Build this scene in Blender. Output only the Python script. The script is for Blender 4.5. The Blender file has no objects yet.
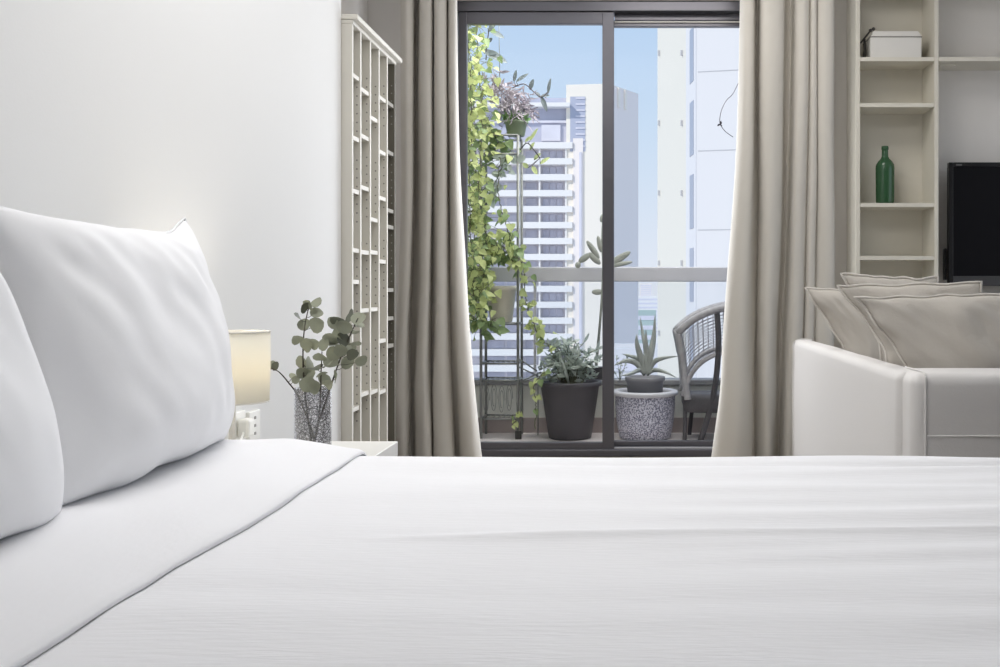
import bpy, bmesh, math, random
from mathutils import Vector, Matrix, noise, Quaternion

SC = bpy.context.scene
COL = SC.collection
PI = math.pi
F = 1010.0          # focal length in pixels of the 1000 px wide frame
VX, VY = 631.0, 289.0
H = 0.87            # camera height


def P(px, py, Y):
    """a point at distance Y that the photograph shows at (px, py)"""
    return Vector(((px - VX) * Y / F, Y, H - (py - VY) * Y / F))


# ------------------------------------------------------------------ materials
def lin(c):
    return tuple(((v / 12.92) if v <= 0.04045 else ((v + 0.055) / 1.055) ** 2.4) for v in c)


def mat(name, col, rough=0.6, metal=0.0, spec=0.4, bump=0.0, bscale=60.0, var=0.0, vscale=8.0,
        trans=0.0, sheen=0.0, stretch=(1, 1, 1), coat=0.0):
    m = bpy.data.materials.new(name)
    m.use_nodes = True
    nt = m.node_tree
    N, L = nt.nodes, nt.links
    b = N['Principled BSDF']
    b.inputs['Base Color'].default_value = (*col, 1)
    b.inputs['Roughness'].default_value = rough
    b.inputs['Metallic'].default_value = metal
    b.inputs['Specular IOR Level'].default_value = spec
    b.inputs['Sheen Weight'].default_value = sheen
    b.inputs['Coat Weight'].default_value = coat
    tc = N.new('ShaderNodeTexCoord')
    mp = N.new('ShaderNodeMapping')
    mp.inputs['Scale'].default_value = stretch
    L.new(tc.outputs['Object'], mp.inputs['Vector'])
    if var > 0:
        n = N.new('ShaderNodeTexNoise')
        n.inputs['Scale'].default_value = vscale
        n.inputs['Detail'].default_value = 3
        L.new(mp.outputs['Vector'], n.inputs['Vector'])
        mx = N.new('ShaderNodeMix')
        mx.data_type = 'RGBA'
        mx.inputs[6].default_value = (*[max(0, v * (1 - var)) for v in col], 1)
        mx.inputs[7].default_value = (*[min(1, v * (1 + var)) for v in col], 1)
        L.new(n.outputs['Fac'], mx.inputs[0])
        L.new(mx.outputs[2], b.inputs['Base Color'])
    if bump > 0:
        n2 = N.new('ShaderNodeTexNoise')
        n2.inputs['Scale'].default_value = bscale
        n2.inputs['Detail'].default_value = 4
        L.new(mp.outputs['Vector'], n2.inputs['Vector'])
        bp = N.new('ShaderNodeBump')
        bp.inputs['Strength'].default_value = bump
        bp.inputs['Distance'].default_value = 0.01
        L.new(n2.outputs['Fac'], bp.inputs['Height'])
        L.new(bp.outputs['Normal'], b.inputs['Normal'])
    if trans > 0:
        t = N.new('ShaderNodeBsdfTranslucent')
        t.inputs['Color'].default_value = (*col, 1)
        ms = N.new('ShaderNodeMixShader')
        ms.inputs[0].default_value = trans
        L.new(b.outputs[0], ms.inputs[1])
        L.new(t.outputs[0], ms.inputs[2])
        L.new(ms.outputs[0], N['Material Output'].inputs['Surface'])
    return m


def glass_mat(name, tint=(1, 1, 1), refl=0.6):
    m = bpy.data.materials.new(name)
    m.use_nodes = True
    nt = m.node_tree
    N, L = nt.nodes, nt.links
    N.remove(N['Principled BSDF'])
    tr = N.new('ShaderNodeBsdfTransparent')
    tr.inputs['Color'].default_value = (*tint, 1)
    gl = N.new('ShaderNodeBsdfGlossy')
    gl.inputs['Roughness'].default_value = 0.02
    fr = N.new('ShaderNodeFresnel')
    fr.inputs['IOR'].default_value = 1.45
    mu = N.new('ShaderNodeMath')
    mu.operation = 'MULTIPLY'
    mu.inputs[1].default_value = refl
    ms = N.new('ShaderNodeMixShader')
    L.new(fr.outputs[0], mu.inputs[0])
    L.new(mu.outputs[0], ms.inputs[0])
    L.new(tr.outputs[0], ms.inputs[1])
    L.new(gl.outputs[0], ms.inputs[2])
    L.new(ms.outputs[0], N['Material Output'].inputs['Surface'])
    return m


def vase_mat():
    """clear cut glass with a fine dark lattice of facets"""
    m = bpy.data.materials.new('cut_glass')
    m.use_nodes = True
    nt = m.node_tree
    N, L = nt.nodes, nt.links
    b = N['Principled BSDF']
    b.inputs['Base Color'].default_value = (0.09, 0.09, 0.10, 1)
    b.inputs['Roughness'].default_value = 0.15
    tr = N.new('ShaderNodeBsdfTransparent')
    tr.inputs['Color'].default_value = (0.90, 0.90, 0.91, 1)
    gl = N.new('ShaderNodeBsdfGlossy')
    gl.inputs['Roughness'].default_value = 0.08
    tc = N.new('ShaderNodeTexCoord')
    vo = N.new('ShaderNodeTexVoronoi')
    vo.feature = 'DISTANCE_TO_EDGE'
    vo.inputs['Scale'].default_value = 105
    L.new(tc.outputs['Object'], vo.inputs['Vector'])
    lt = N.new('ShaderNodeMath')
    lt.operation = 'LESS_THAN'
    lt.inputs[1].default_value = 0.05
    L.new(vo.outputs['Distance'], lt.inputs[0])
    m1 = N.new('ShaderNodeMixShader')
    m1.inputs[0].default_value = 0.12
    L.new(tr.outputs[0], m1.inputs[1])
    L.new(gl.outputs[0], m1.inputs[2])
    mu = N.new('ShaderNodeMath')
    mu.operation = 'MULTIPLY'
    mu.inputs[1].default_value = 0.7
    L.new(lt.outputs[0], mu.inputs[0])
    m2 = N.new('ShaderNodeMixShader')
    L.new(mu.outputs[0], m2.inputs[0])
    L.new(m1.outputs[0], m2.inputs[1])
    L.new(b.outputs[0], m2.inputs[2])
    L.new(m2.outputs[0], N['Material Output'].inputs['Surface'])
    return m


def shade_mat():
    m = bpy.data.materials.new('lamp_shade_fabric')
    m.use_nodes = True
    nt = m.node_tree
    N, L = nt.nodes, nt.links
    b = N['Principled BSDF']
    b.inputs['Base Color'].default_value = (0.92, 0.91, 0.86, 1)
    b.inputs['Roughness'].default_value = 0.9
    t = N.new('ShaderNodeBsdfTranslucent')
    t.inputs['Color'].default_value = (0.94, 0.92, 0.85, 1)
    ms = N.new('ShaderNodeMixShader')
    ms.inputs[0].default_value = 0.5
    L.new(b.outputs[0], ms.inputs[1])
    L.new(t.outputs[0], ms.inputs[2])
    L.new(ms.outputs[0], N['Material Output'].inputs['Surface'])
    return m


def speckle_mat():
    m = mat('speckled_glaze', (0.2, 0.2, 0.28), 0.5)
    nt = m.node_tree
    N, L = nt.nodes, nt.links
    tc = N.new('ShaderNodeTexCoord')
    n = N.new('ShaderNodeTexNoise')
    n.inputs['Scale'].default_value = 130
    n.inputs['Detail'].default_value = 2
    L.new(tc.outputs['Object'], n.inputs['Vector'])
    r = N.new('ShaderNodeValToRGB')
    r.color_ramp.elements[0].position = 0.44
    r.color_ramp.elements[0].color = (0.16, 0.16, 0.22, 1)
    r.color_ramp.elements[1].position = 0.56
    r.color_ramp.elements[1].color = (0.60, 0.60, 0.68, 1)
    L.new(n.outputs['Fac'], r.inputs['Fac'])
    L.new(r.outputs['Color'], N['Principled BSDF'].inputs['Base Color'])
    return m


def tile_mat(name, c1, c2, scale):
    m = mat(name, c1, 0.35)
    nt = m.node_tree
    N, L = nt.nodes, nt.links
    tc = N.new('ShaderNodeTexCoord')
    br = N.new('ShaderNodeTexBrick')
    br.offset = 0.0
    br.inputs['Color1'].default_value = (*c1, 1)
    br.inputs['Color2'].default_value = (*[v * 0.95 for v in c1], 1)
    br.inputs['Mortar'].default_value = (*c2, 1)
    br.inputs['Scale'].default_value = scale
    br.inputs['Mortar Size'].default_value = 0.012
    br.inputs['Brick Width'].default_value = 1.0
    br.inputs['Row Height'].default_value = 1.0
    L.new(tc.outputs['Object'], br.inputs['Vector'])
    L.new(br.outputs['Color'], N['Principled BSDF'].inputs['Base Color'])
    return m


M = {}
M['wall'] = mat('white_wall_paint', (0.80, 0.80, 0.79), 0.85, bump=0.03, bscale=150)
M['wall_grey'] = mat('soft_white_wall_paint', (0.72, 0.695, 0.665), 0.85, bump=0.03, bscale=150)
M['wall_taupe'] = mat('taupe_wall_paint', (0.20, 0.185, 0.17), 0.85, bump=0.03, bscale=150)
M['ceiling'] = mat('ceiling_paint', (0.85, 0.85, 0.85), 0.9)
M['floor'] = tile_mat('floor_tile', (0.155, 0.13, 0.105), (0.08, 0.07, 0.06), 1.7)
M['balcony_tile'] = tile_mat('balcony_tile', (0.74, 0.69, 0.68), (0.75, 0.72, 0.70), 3.0)
M['parapet'] = mat('parapet_paint', (0.72, 0.73, 0.68), 0.8, var=0.05)
M['coping'] = mat('parapet_coping', (0.32, 0.32, 0.33), 0.7, var=0.1)
M['skirting'] = mat('balcony_skirting_tile', (0.36, 0.31, 0.30), 0.5)
M['render'] = mat('balcony_render', (0.72, 0.71, 0.68), 0.9, bump=0.1, bscale=90)
M['frame'] = mat('dark_grey_aluminium', (0.14, 0.138, 0.155), 0.33, metal=0.7)
M['rail'] = mat('brushed_rail', (0.54, 0.54, 0.575), 0.4, metal=0.1, var=0.08, vscale=5)
M['glass'] = glass_mat('window_glass', (0.985, 0.99, 0.99), 0.04)
M['glass_rail'] = glass_mat('balustrade_glass', (0.95, 0.96, 0.97), 0.4)
M['linen'] = mat('white_bed_linen', (0.85, 0.85, 0.865), 0.85, bump=0.10, bscale=22, sheen=0.1, stretch=(1, 7, 2), spec=0.15)
M['linen_fold'] = mat('white_sheet_linen', (0.85, 0.85, 0.865), 0.85, bump=0.06, bscale=30, stretch=(3, 2, 2), spec=0.15)
M['pillow'] = mat('white_pillow_cotton', (0.86, 0.86, 0.87), 0.85, bump=0.06, bscale=22, spec=0.15)
M['mattress'] = mat('mattress_ticking', (0.78, 0.78, 0.78), 0.9, bump=0.1)
M['wood_white'] = mat('white_lacquer', (0.78, 0.77, 0.73), 0.45)
M['book_white'] = mat('cream_painted_wood', (0.66, 0.635, 0.57), 0.5, var=0.02)
M['book_shade_deep'] = mat('gap_shade_panel', (0.125, 0.115, 0.09), 0.6)  # shade of the gap by the curtain, put into the end panel's colour
M['book_shade'] = mat('gap_shade_shelf', (0.27, 0.255, 0.215), 0.6)  # the same gap shade in the shelf colour, somewhat lighter
M['peg'] = mat('peg_hole_shadow', (0.28, 0.265, 0.24), 0.9)
M['shelf'] = mat('cream_shelf_laminate', (0.70, 0.67, 0.59), 0.5)
M['curtain'] = mat('greige_curtain_linen', (0.66, 0.63, 0.575), 0.9, bump=0.12, bscale=220, trans=0.12, sheen=0.1, spec=0.1)
M['sofa_white'] = mat('off_white_sofa_cotton', (0.70, 0.68, 0.66), 0.9, bump=0.08, bscale=180, spec=0.1)
M['cushion'] = mat('greige_cushion_cotton', (0.54, 0.505, 0.455), 0.9, bump=0.12, bscale=120, spec=0.1)
M['piping'] = mat('pale_cushion_piping', (0.68, 0.645, 0.595), 0.9)
M['tv'] = mat('black_plastic', (0.008, 0.008, 0.009), 0.3)
M['tv_screen'] = mat('black_screen', (0.009, 0.009, 0.011), 0.3, spec=0.08)
M['tv_lower'] = mat('grey_bezel', (0.055, 0.055, 0.058), 0.4)
M['tv_mark'] = mat('tv_mark_grey', (0.12, 0.12, 0.12), 0.4)
M['bottle'] = mat('green_bottle_glass', (0.05, 0.14, 0.065), 0.12, spec=0.6, trans=0.35)
M['box'] = mat('white_box_card', (0.72, 0.705, 0.67), 0.7)
M['box_gap'] = mat('box_gap_grey', (0.25, 0.24, 0.22), 0.7)
M['dark'] = mat('dark_metal', (0.04, 0.038, 0.035), 0.5)
M['plate'] = mat('outlet_plastic', (0.80, 0.79, 0.74), 0.4)
M['plate_dark'] = mat('outlet_slot', (0.25, 0.23, 0.2), 0.5)
M['shade'] = shade_mat()
M['lamp_base'] = mat('lamp_base_ceramic', (0.75, 0.73, 0.68), 0.4)
M['vase'] = vase_mat()
M['euc'] = mat('eucalyptus_leaf', (0.30, 0.315, 0.235), 0.6, var=0.35, vscale=22, trans=0.12)
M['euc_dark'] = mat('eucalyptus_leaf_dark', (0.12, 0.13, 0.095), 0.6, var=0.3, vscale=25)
M['euc_stem'] = mat('eucalyptus_stem', (0.07, 0.06, 0.045), 0.7)
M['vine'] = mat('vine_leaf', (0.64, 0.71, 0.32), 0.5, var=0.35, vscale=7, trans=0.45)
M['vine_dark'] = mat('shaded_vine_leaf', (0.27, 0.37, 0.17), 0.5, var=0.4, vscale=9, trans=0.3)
M['vine_stem'] = mat('vine_stem', (0.16, 0.17, 0.11), 0.8)
M['silver'] = mat('silver_green_leaf', (0.52, 0.58, 0.53), 0.5, var=0.45, vscale=14, trans=0.25)
M['grey_leaf'] = mat('grey_purple_leaf', (0.42, 0.38, 0.42), 0.6, var=0.4, vscale=12, trans=0.2)
M['sprig'] = mat('blue_grey_leaf', (0.14, 0.17, 0.18), 0.6, var=0.3, vscale=12, trans=0.15)
M['aloe'] = mat('aloe_leaf', (0.36, 0.39, 0.37), 0.5, var=0.25, vscale=14)
M['succulent'] = mat('small_succulent_leaf', (0.22, 0.38, 0.15), 0.5, var=0.35, vscale=25, trans=0.3)
M['cactus'] = mat('cactus_pad', (0.40, 0.42, 0.38), 0.6, var=0.25, vscale=14, trans=0.15)
M['pot_black'] = mat('black_plastic_pot', (0.075, 0.072, 0.08), 0.55, var=0.2)
M['pot_grey'] = mat('grey_pot', (0.28, 0.28, 0.30), 0.6)
M['pot_cream'] = mat('cream_pot', (0.76, 0.72, 0.62), 0.6, var=0.12)
M['pot_green'] = mat('green_pot', (0.24, 0.30, 0.20), 0.55)
M['pot_rim'] = mat('pale_glazed_rim', (0.55, 0.55, 0.58), 0.35)
M['speckle'] = speckle_mat()
M['soil'] = mat('soil', (0.05, 0.04, 0.035), 0.95, bump=0.5)
M['stand'] = mat('grey_metal_stand', (0.25, 0.26, 0.25), 0.5, metal=0.4)
M['wicker'] = mat('grey_wicker', (0.36, 0.355, 0.37), 0.6, var=0.3, vscale=40)
M['wicker_dark'] = mat('dark_wicker', (0.075, 0.072, 0.078), 0.6, var=0.2, vscale=40)
M['bld_cream'] = mat('tower_cream_cladding', (0.90, 0.83, 0.73), 0.9)
M['bld_lilac'] = mat('tower_grey_cladding', (0.90, 0.82, 0.77), 0.9)
M['bld_white'] = mat('balcony_white', (0.86, 0.83, 0.80), 0.9)
M['bld_glass'] = mat('blue_glass', (0.53, 0.53, 0.63), 0.25, var=0.25, vscale=0.3)
M['bld_wall'] = mat('recess_wall', (0.72, 0.70, 0.76), 0.9, var=0.15, vscale=0.3)
M['bld_louvre'] = mat('louvre_blue', (0.46, 0.48, 0.58), 0.6)
M['t2_cream'] = mat('near_tower_cream', (0.72, 0.69, 0.62), 0.9)
M['t2_grey'] = mat('near_tower_pale_grey', (0.70, 0.69, 0.70), 0.9)
M['t2_joint'] = mat('panel_joint', (0.48, 0.48, 0.50), 0.9)
M['t2_window'] = mat('near_tower_window', (0.33, 0.36, 0.44), 0.3)
M['mint'] = mat('mint_glass', (0.45, 0.55, 0.52), 0.4)
M['city'] = mat('pale_city_ground', (0.62, 0.63, 0.66), 0.95, var=0.15, vscale=0.02)  # distance haze put into the ground colour
M['twig'] = mat('bare_twig', (0.08, 0.07, 0.08), 0.8)


# ------------------------------------------------------------------ helpers
def link(name, bm, m, parent=None, smooth=False, bevel=0.0, subsurf=0, seg=2, origin=None):
    me = bpy.data.meshes.new(name)
    bm.normal_update()
    bm.to_mesh(me)
    bm.free()
    o = bpy.data.objects.new(name, me)
    COL.objects.link(o)
    ms = m if isinstance(m, (list, tuple)) else [m]
    for x in ms:
        me.materials.append(x)
    if smooth:
        me.polygons.foreach_set('use_smooth', [True] * len(me.polygons))
    if bevel > 0:
        b = o.modifiers.new('bevel', 'BEVEL')
        b.width = bevel
        b.segments = seg
        b.limit_method = 'ANGLE'
        b.angle_limit = math.radians(40)
        b.harden_normals = False
    if subsurf:
        s = o.modifiers.new('subsurf', 'SUBSURF')
        s.levels = subsurf
        s.render_levels = subsurf
    if parent is not None:
        o.parent = parent
    if origin is not None:
        v = Vector(origin)
        me.transform(Matrix.Translation(-v))
        o.location = v
    return o


def tag(o, label=None, cat=None, group=None, kind=None):
    if label:
        o['label'] = label
    if cat:
        o['category'] = cat
    if group:
        o['group'] = group
    if kind:
        o['kind'] = kind
    return o


def thing(name, label, cat, loc=(0, 0, 0), group=None, rz=0.0):
    o = bpy.data.objects.new(name, None)
    o.empty_display_size = 0.1
    COL.objects.link(o)
    o.location = loc
    o.rotation_euler = (0, 0, rz)
    tag(o, label, cat, group)
    return o


def box(bm, x0, x1, y0, y1, z0, z1, mi=0):
    vs = [bm.verts.new((x, y, z)) for x in (x0, x1) for y in (y0, y1) for z in (z0, z1)]
    for f in ((0, 1, 3, 2), (4, 6, 7, 5), (0, 4, 5, 1), (2, 3, 7, 6), (0, 2, 6, 4), (1, 5, 7, 3)):
        fc = bm.faces.new([vs[i] for i in f])
        fc.material_index = mi
    return vs


def B(*a):
    bm = bmesh.new()
    box(bm, *a)
    return bm


def tube(bm, pts, r, n=8, mi=0, caps=True):
    pts = [Vector(p) for p in pts]
    rs = r if isinstance(r, (list, tuple)) else [r] * len(pts)
    t0 = (pts[1] - pts[0]).normalized()
    ref = Vector((0, 0, 1)) if abs(t0.z) < 0.9 else Vector((1, 0, 0))
    u = t0.cross(ref).normalized()
    rings = []
    for i, p in enumerate(pts):
        a = pts[max(0, i - 1)]
        b = pts[min(len(pts) - 1, i + 1)]
        t = (b - a)
        t = t.normalized() if t.length > 1e-9 else t0
        u = (u - t * u.dot(t))
        u = u.normalized() if u.length > 1e-6 else t.orthogonal().normalized()
        v = t.cross(u)
        rings.append([bm.verts.new(p + (u * math.cos(2 * PI * k / n) + v * math.sin(2 * PI * k / n)) * rs[i]) for k in range(n)])
    for i in range(len(rings) - 1):
        for k in range(n):
            f = bm.faces.new((rings[i][k], rings[i][(k + 1) % n], rings[i + 1][(k + 1) % n], rings[i + 1][k]))
            f.smooth = True
            f.material_index = mi
    if caps:
        bm.faces.new(rings[0][::-1]).material_index = mi
        bm.faces.new(rings[-1]).material_index = mi


def lathe(bm, prof, n=40, c=(0, 0, 0), mi=0, caps=True):
    c = Vector(c)
    rings = []
    for r, z in prof:
        rings.append([bm.verts.new(c + Vector((r * math.cos(2 * PI * k / n), r * math.sin(2 * PI * k / n), z))) for k in range(n)])
    for i in range(len(rings) - 1):
        for k in range(n):
            f = bm.faces.new((rings[i][k], rings[i][(k + 1) % n], rings[i + 1][(k + 1) % n], rings[i + 1][k]))
            f.material_index = mi
            f.smooth = True
    if caps:
        bm.faces.new(rings[0][::-1]).material_index = mi
        bm.faces.new(rings[-1]).material_index = mi


def spline(pts, n=8):
    """Catmull-Rom through the points"""
    pts = [Vector(p) for p in pts]
    q = [pts[0] * 2 - pts[1]] + pts + [pts[-1] * 2 - pts[-2]]
    out = []
    for i in range(1, len(q) - 2):
        a, b, c, d = q[i - 1], q[i], q[i + 1], q[i + 2]
        for k in range(n):
            t = k / n
            out.append(0.5 * ((2 * b) + (c - a) * t + (2 * a - 5 * b + 4 * c - d) * t * t + (3 * b - a - 3 * c + d) * t ** 3))
    out.append(pts[-1])
    return out


def leaf(bm, p, d, up, ln, w, shape='oval', curl=0.2, mi=0):
    """a curved leaf blade from its base p along d"""
    p, d = Vector(p), Vector(d).normalized()
    s = d.cross(Vector(up))
    s = s.normalized() if s.length > 1e-5 else d.orthogonal().normalized()
    n = s.cross(d).normalized()
    prof = {'oval': [(0, .06), (.14, .62), (.38, 1.0), (.66, .9), (.88, .52), (1, .05)],
            'round': [(0, .1), (.10, .66), (.34, 1.0), (.66, 1.0), (.90, .64), (1, .16)],
            'heart': [(-.08, .45), (.06, .95), (.28, 1.0), (.55, .74), (.80, .36), (1, .03)],
            'lance': [(0, .35), (.2, .8), (.45, 1.0), (.7, .75), (.9, .3), (1, .03)]}[shape]
    rows = []
    for t, q in prof:
        c = p + d * (ln * t) - n * (curl * ln * t * t)
        h = w * 0.5 * q
        rows.append((bm.verts.new(c - s * h + n * (h * 0.28)), bm.verts.new(c), bm.verts.new(c + s * h + n * (h * 0.28))))
    for a, b in zip(rows, rows[1:]):
        for k in (0, 1):
            f = bm.faces.new((a[k], a[k + 1], b[k + 1], b[k]))
            f.smooth = True
            f.material_index = mi


def rv(R, s=1.0):
    return Vector((R.uniform(-s, s), R.uniform(-s, s), R.uniform(-s, s)))


def pillow_bm(w, h, t, seed=0, ear=0.05, wr=0.006, n=44, p=0.42, sag=0.15, taper=0.0, dropr=0.0, tr=0.0, horn=0.0):
    """a stuffed pillow: w along x, h along z, t along y, resting on z = 0"""
    bm = bmesh.new()
    grid = {}
    off = Vector((seed * 7.3, seed * 3.1, 0))
    for side in (0, 1):
        sg = -1 if side == 0 else 1
        for i in range(n + 1):
            for j in range(n + 1):
                u, v = -1 + 2 * i / n, -1 + 2 * j / n
                edge = i in (0, n) or j in (0, n)
                if edge and side == 1:
                    grid[1, i, j] = grid[0, i, j]
                    continue
                x = w / 2 * u * (1 - ear * (1 - v * v) * abs(u) ** 3)
                z = h / 2 * v * (1 - (ear if v > 0 else ear * .15) * (1 - u * u) * abs(v) ** 3)
                z += horn * max(0, (u - .72) / .28) ** 1.3 * max(0, (v - .72) / .28)
                q = max(0.0, (1 - u * u) * (1 - v * v))
                th = t / 2 * q ** p * (1 - sag * v)
                rim = min(1.0, 3.0 * q)
                wv = noise.noise(Vector((u * 2.2, v * 1.4, sg)) + off) * wr * 1.6
                wv += noise.noise(Vector((u * 6.0 + v * 2, v * 2.5, sg * 3)) + off) * wr * (0.4 + 0.9 * max(0, v))
                bmn = noise.noise(Vector((u * 3, v * 3, 9)) + off) * wr * 0.8
                x += taper * (1 - v) / 2 * (1 - u) / 2 + taper * .3 * (1 - abs(v)) * (1 - u) / 2
                z -= dropr * ((u + 1) / 2) ** 2 * (v + 1) / 2
                x -= tr * (u + 1) / 2 * (v + 1) / 2
                grid[side, i, j] = bm.verts.new((x + bmn * (1 - rim), sg * (th + wv * rim) + bmn * (1 - rim) * 1.5, z + h / 2 + bmn * (1 - rim)))
    for side in (0, 1):
        for i in range(n):
            for j in range(n):
                q = [grid[side, i, j], grid[side, i + 1, j], grid[side, i + 1, j + 1], grid[side, i, j + 1]]
                if side == 1:
                    q.reverse()
                f = bm.faces.new(q)
                f.smooth = True
    loop = [grid[0, i, 0].co.copy() for i in range(n)] + [grid[0, n, j].co.copy() for j in range(n)] + \
           [grid[0, i, n].co.copy() for i in range(n, 0, -1)] + [grid[0, 0, j].co.copy() for j in range(n, 0, -1)]
    return bm, loop


# ------------------------------------------------------------------ the room
WL = -1.087          # face of the headboard wall
WEND = 3.786         # where that wall stops and the bookcase niche begins
WY = 5.22            # room side of the window wall
R_X, REAR = 3.4, -1.6
CEIL = 2.72


def struct(name, bm, m, **k):
    o = link(name, bm, m, **k)
    o['kind'] = 'structure'
    return o


struct('floor', B(-1.6, R_X, REAR, WY + 0.03, -0.12, 0.0), M['floor'])
struct('ceiling', B(-1.6, R_X, REAR, WY + 0.2, CEIL, CEIL + 0.12), M['ceiling'])
struct('wall_left', B(-1.6, WL, REAR, WEND, 0, CEIL), M['wall'])
struct('wall_niche', B(-1.6, -1.36, WEND, WY, 0, CEIL), M['wall_grey'])
RW = (2.1, 4.7, 0.75, 2.35)          # unseen wide opening added in the right wall to let in fill light
bm = bmesh.new()
box(bm, R_X, R_X + .15, REAR, RW[0], 0, CEIL)
box(bm, R_X, R_X + .15, RW[1], WY, 0, CEIL)
box(bm, R_X, R_X + .15, RW[0], RW[1], 0, RW[2])
box(bm, R_X, R_X + .15, RW[0], RW[1], RW[3], CEIL)
struct('wall_right', bm, M['wall'])

DX0, DX1 = P(446, 0, 5.28).x, P(768, 0, 5.28).x     # the balcony door opening
DTOP = P(0, 3, 5.28).z
bm = bmesh.new()
box(bm, -1.6, DX0, WY, WY + 0.16, 0, CEIL)
box(bm, DX1, R_X, WY, WY + 0.16, 0, CEIL)
box(bm, DX0, DX1, WY, WY + 0.16, DTOP, CEIL)
struct('wall_back', bm, M['wall_grey'])

bm = B(-1.6, R_X + .15, REAR - 0.15, REAR, 0, CEIL)
struct('wall_front', bm, M['wall_taupe'])
struct('baseboard_left', B(WL, WL + 0.012, REAR, WEND, 0, 0.08), M['wall'], bevel=0.003)
struct('baseboard_back', B(DX1 + 0.01, R_X, WY - 0.012, WY, 0, 0.08), M['wall'], bevel=0.003)

# ------------------------------------------------------------------ sliding balcony door
def pxx(px, Y=5.28):
    return (px - VX) * Y / F


def pzz(py, Y=5.28):
    return H - (py - VY) * Y / F


door = bpy.data.objects.new('door_1', None)
COL.objects.link(door)
door.location = (0, 5.28, 0)
door['kind'] = 'structure'


def dpart(name, bm, m, parent=door, **k):
    o = link(name, bm, m, **k)
    me = o.data
    me.transform(Matrix.Translation((0, -5.28, 0)))
    o.parent = parent
    return o


zf0, zf1 = 0.0, DTOP
bm = bmesh.new()
box(bm, DX0, pxx(458), 5.24, 5.36, zf0, zf1)
box(bm, pxx(757), DX1, 5.24, 5.36, zf0, zf1)
box(bm, pxx(458), pxx(757), 5.24, 5.36, pzz(13), zf1)
box(bm, pxx(458), pxx(757), 5.24, 5.36, zf0, pzz(448.5))
dpart('frame', bm, M['frame'], bevel=0.003)


def sash(name, a, b, y0, y1, zb, zt, st_l, st_r, rb, rt):
    bm = bmesh.new()
    box(bm, pxx(a), pxx(a + st_l), y0, y1, zb, zt)
    box(bm, pxx(b - st_r), pxx(b), y0, y1, zb, zt)
    box(bm, pxx(a + st_l), pxx(b - st_r), y0, y1, zb, zb + rb)
    box(bm, pxx(a + st_l), pxx(b - st_r), y0, y1, zt - rt, zt)
    o = dpart(name, bm, M['frame'], bevel=0.002)
    g = dpart('glass_pane', B(pxx(a + st_l) - .004, pxx(b - st_r) + .004, (y0 + y1) / 2 - .003, (y0 + y1) / 2 + .003, zb + rb - .004, zt - rt + .004), M['glass'])
    g.parent = o
    return o


zb = pzz(448.5) + 0.001
zt = pzz(13) - 0.001
s1 = sash('sash', 459, 614, 5.255, 5.292, zb, zt, 8.5, 11.5, 0.034, 0.062)
s2 = sash('sash', 603.5, 756, 5.308, 5.345, zb, zt - 0.03, 10.5, 11, 0.034, 0.032)
bm = bmesh.new()
box(bm, pxx(614.5), pxx(757), 5.30, 5.35, zt - 0.03, zt)
dpart('head_track', bm, M['frame'])
dpart('gap_light_strip', B(pxx(614.5), pxx(757), 5.297, 5.302, pzz(21.6), pzz(20.4)), M['lamp_base'])  # pale strip standing in for light through the gap above the sash
bm = bmesh.new()
box(bm, pxx(614.5), pxx(757), 5.26, 5.272, pzz(448), pzz(446.6))
dpart('sill_track', bm, M['rail'])

# ------------------------------------------------------------------ balcony
BY = 6.15
struct('floor_balcony', B(-1.5, 1.8, WY + 0.16, BY + 0.14, -0.15, -0.004), M['balcony_tile'])
struct('ceiling_balcony', B(-1.5, 1.8, WY + 0.16, BY + 0.22, CEIL - 0.02, CEIL + 0.2), M['render'])
struct('wall_balcony', B(-1.5, -1.16, WY + 0.16, BY + 0.14, -0.004, CEIL - 0.02), M['render'])
struct('wall_parapet', B(-1.16, 1.8, BY, BY + 0.12, -0.004, 0.285), M['parapet'])
struct('trim_1', B(-1.16, 1.8, BY - 0.02, BY + 0.14, 0.285, 0.318), M['coping'], bevel=0.006)
struct('baseboard_balcony', B(-1.16, 1.8, BY - 0.012, BY, -0.004, 0.088), M['skirting'], bevel=0.002)

t = thing('balcony_railing', 'grey metal handrail with clear glass panels on the balcony parapet', 'railing', (0, BY + 0.06, 0.318))


def rel(bm, o):
    bmesh.ops.translate(bm, verts=bm.verts, vec=-Vector(o.location))
    return bm


link('handrail', rel(B(-1.15, 1.8, BY + 0.03, BY + 0.09, 0.915, 1.005), t), M['rail'], t, bevel=0.006)
for x0, x1 in ((-1.14, -0.60), (-0.58, 0.60), (0.62, 1.79)):
    link('glass_panel', rel(B(x0, x1, BY + 0.055, BY + 0.067, 0.322, 0.912), t), M['glass_rail'], t)
for x in (-0.59, 0.61):
    link('post', rel(B(x - 0.008, x + 0.008, BY + 0.05, BY + 0.075, 0.318, 0.915), t), M['rail'], t)

# ------------------------------------------------------------------ bed
BX0, BX1, BY0, BY1 = WL + 0.03, 1.02, 0.36, 2.06
bed = thing('bed', 'wide double bed with white linen and its head against the left wall', 'bed', (0, 1.2, 0))
link('base', rel(B(BX0, BX1 - .02, BY0 + .02, BY1 - .02, 0.07, 0.26), bed), M['mattress'], bed, bevel=0.02)
link('mattress', rel(B(BX0 + .005, BX1 - .02, BY0 + .02, BY1 - .02, 0.262, 0.478), bed), M['mattress'], bed, bevel=0.04, seg=4)
for sx in (BX0 + .1, BX1 - .12):
    for sy in (BY0 + .12, BY1 - .12):
        bm = bmesh.new()
        lathe(bm, [(.022, 0), (.028, .07)], 16, (sx, sy, 0))
        link('leg', rel(bm, bed), M['dark'], bed)


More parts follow.
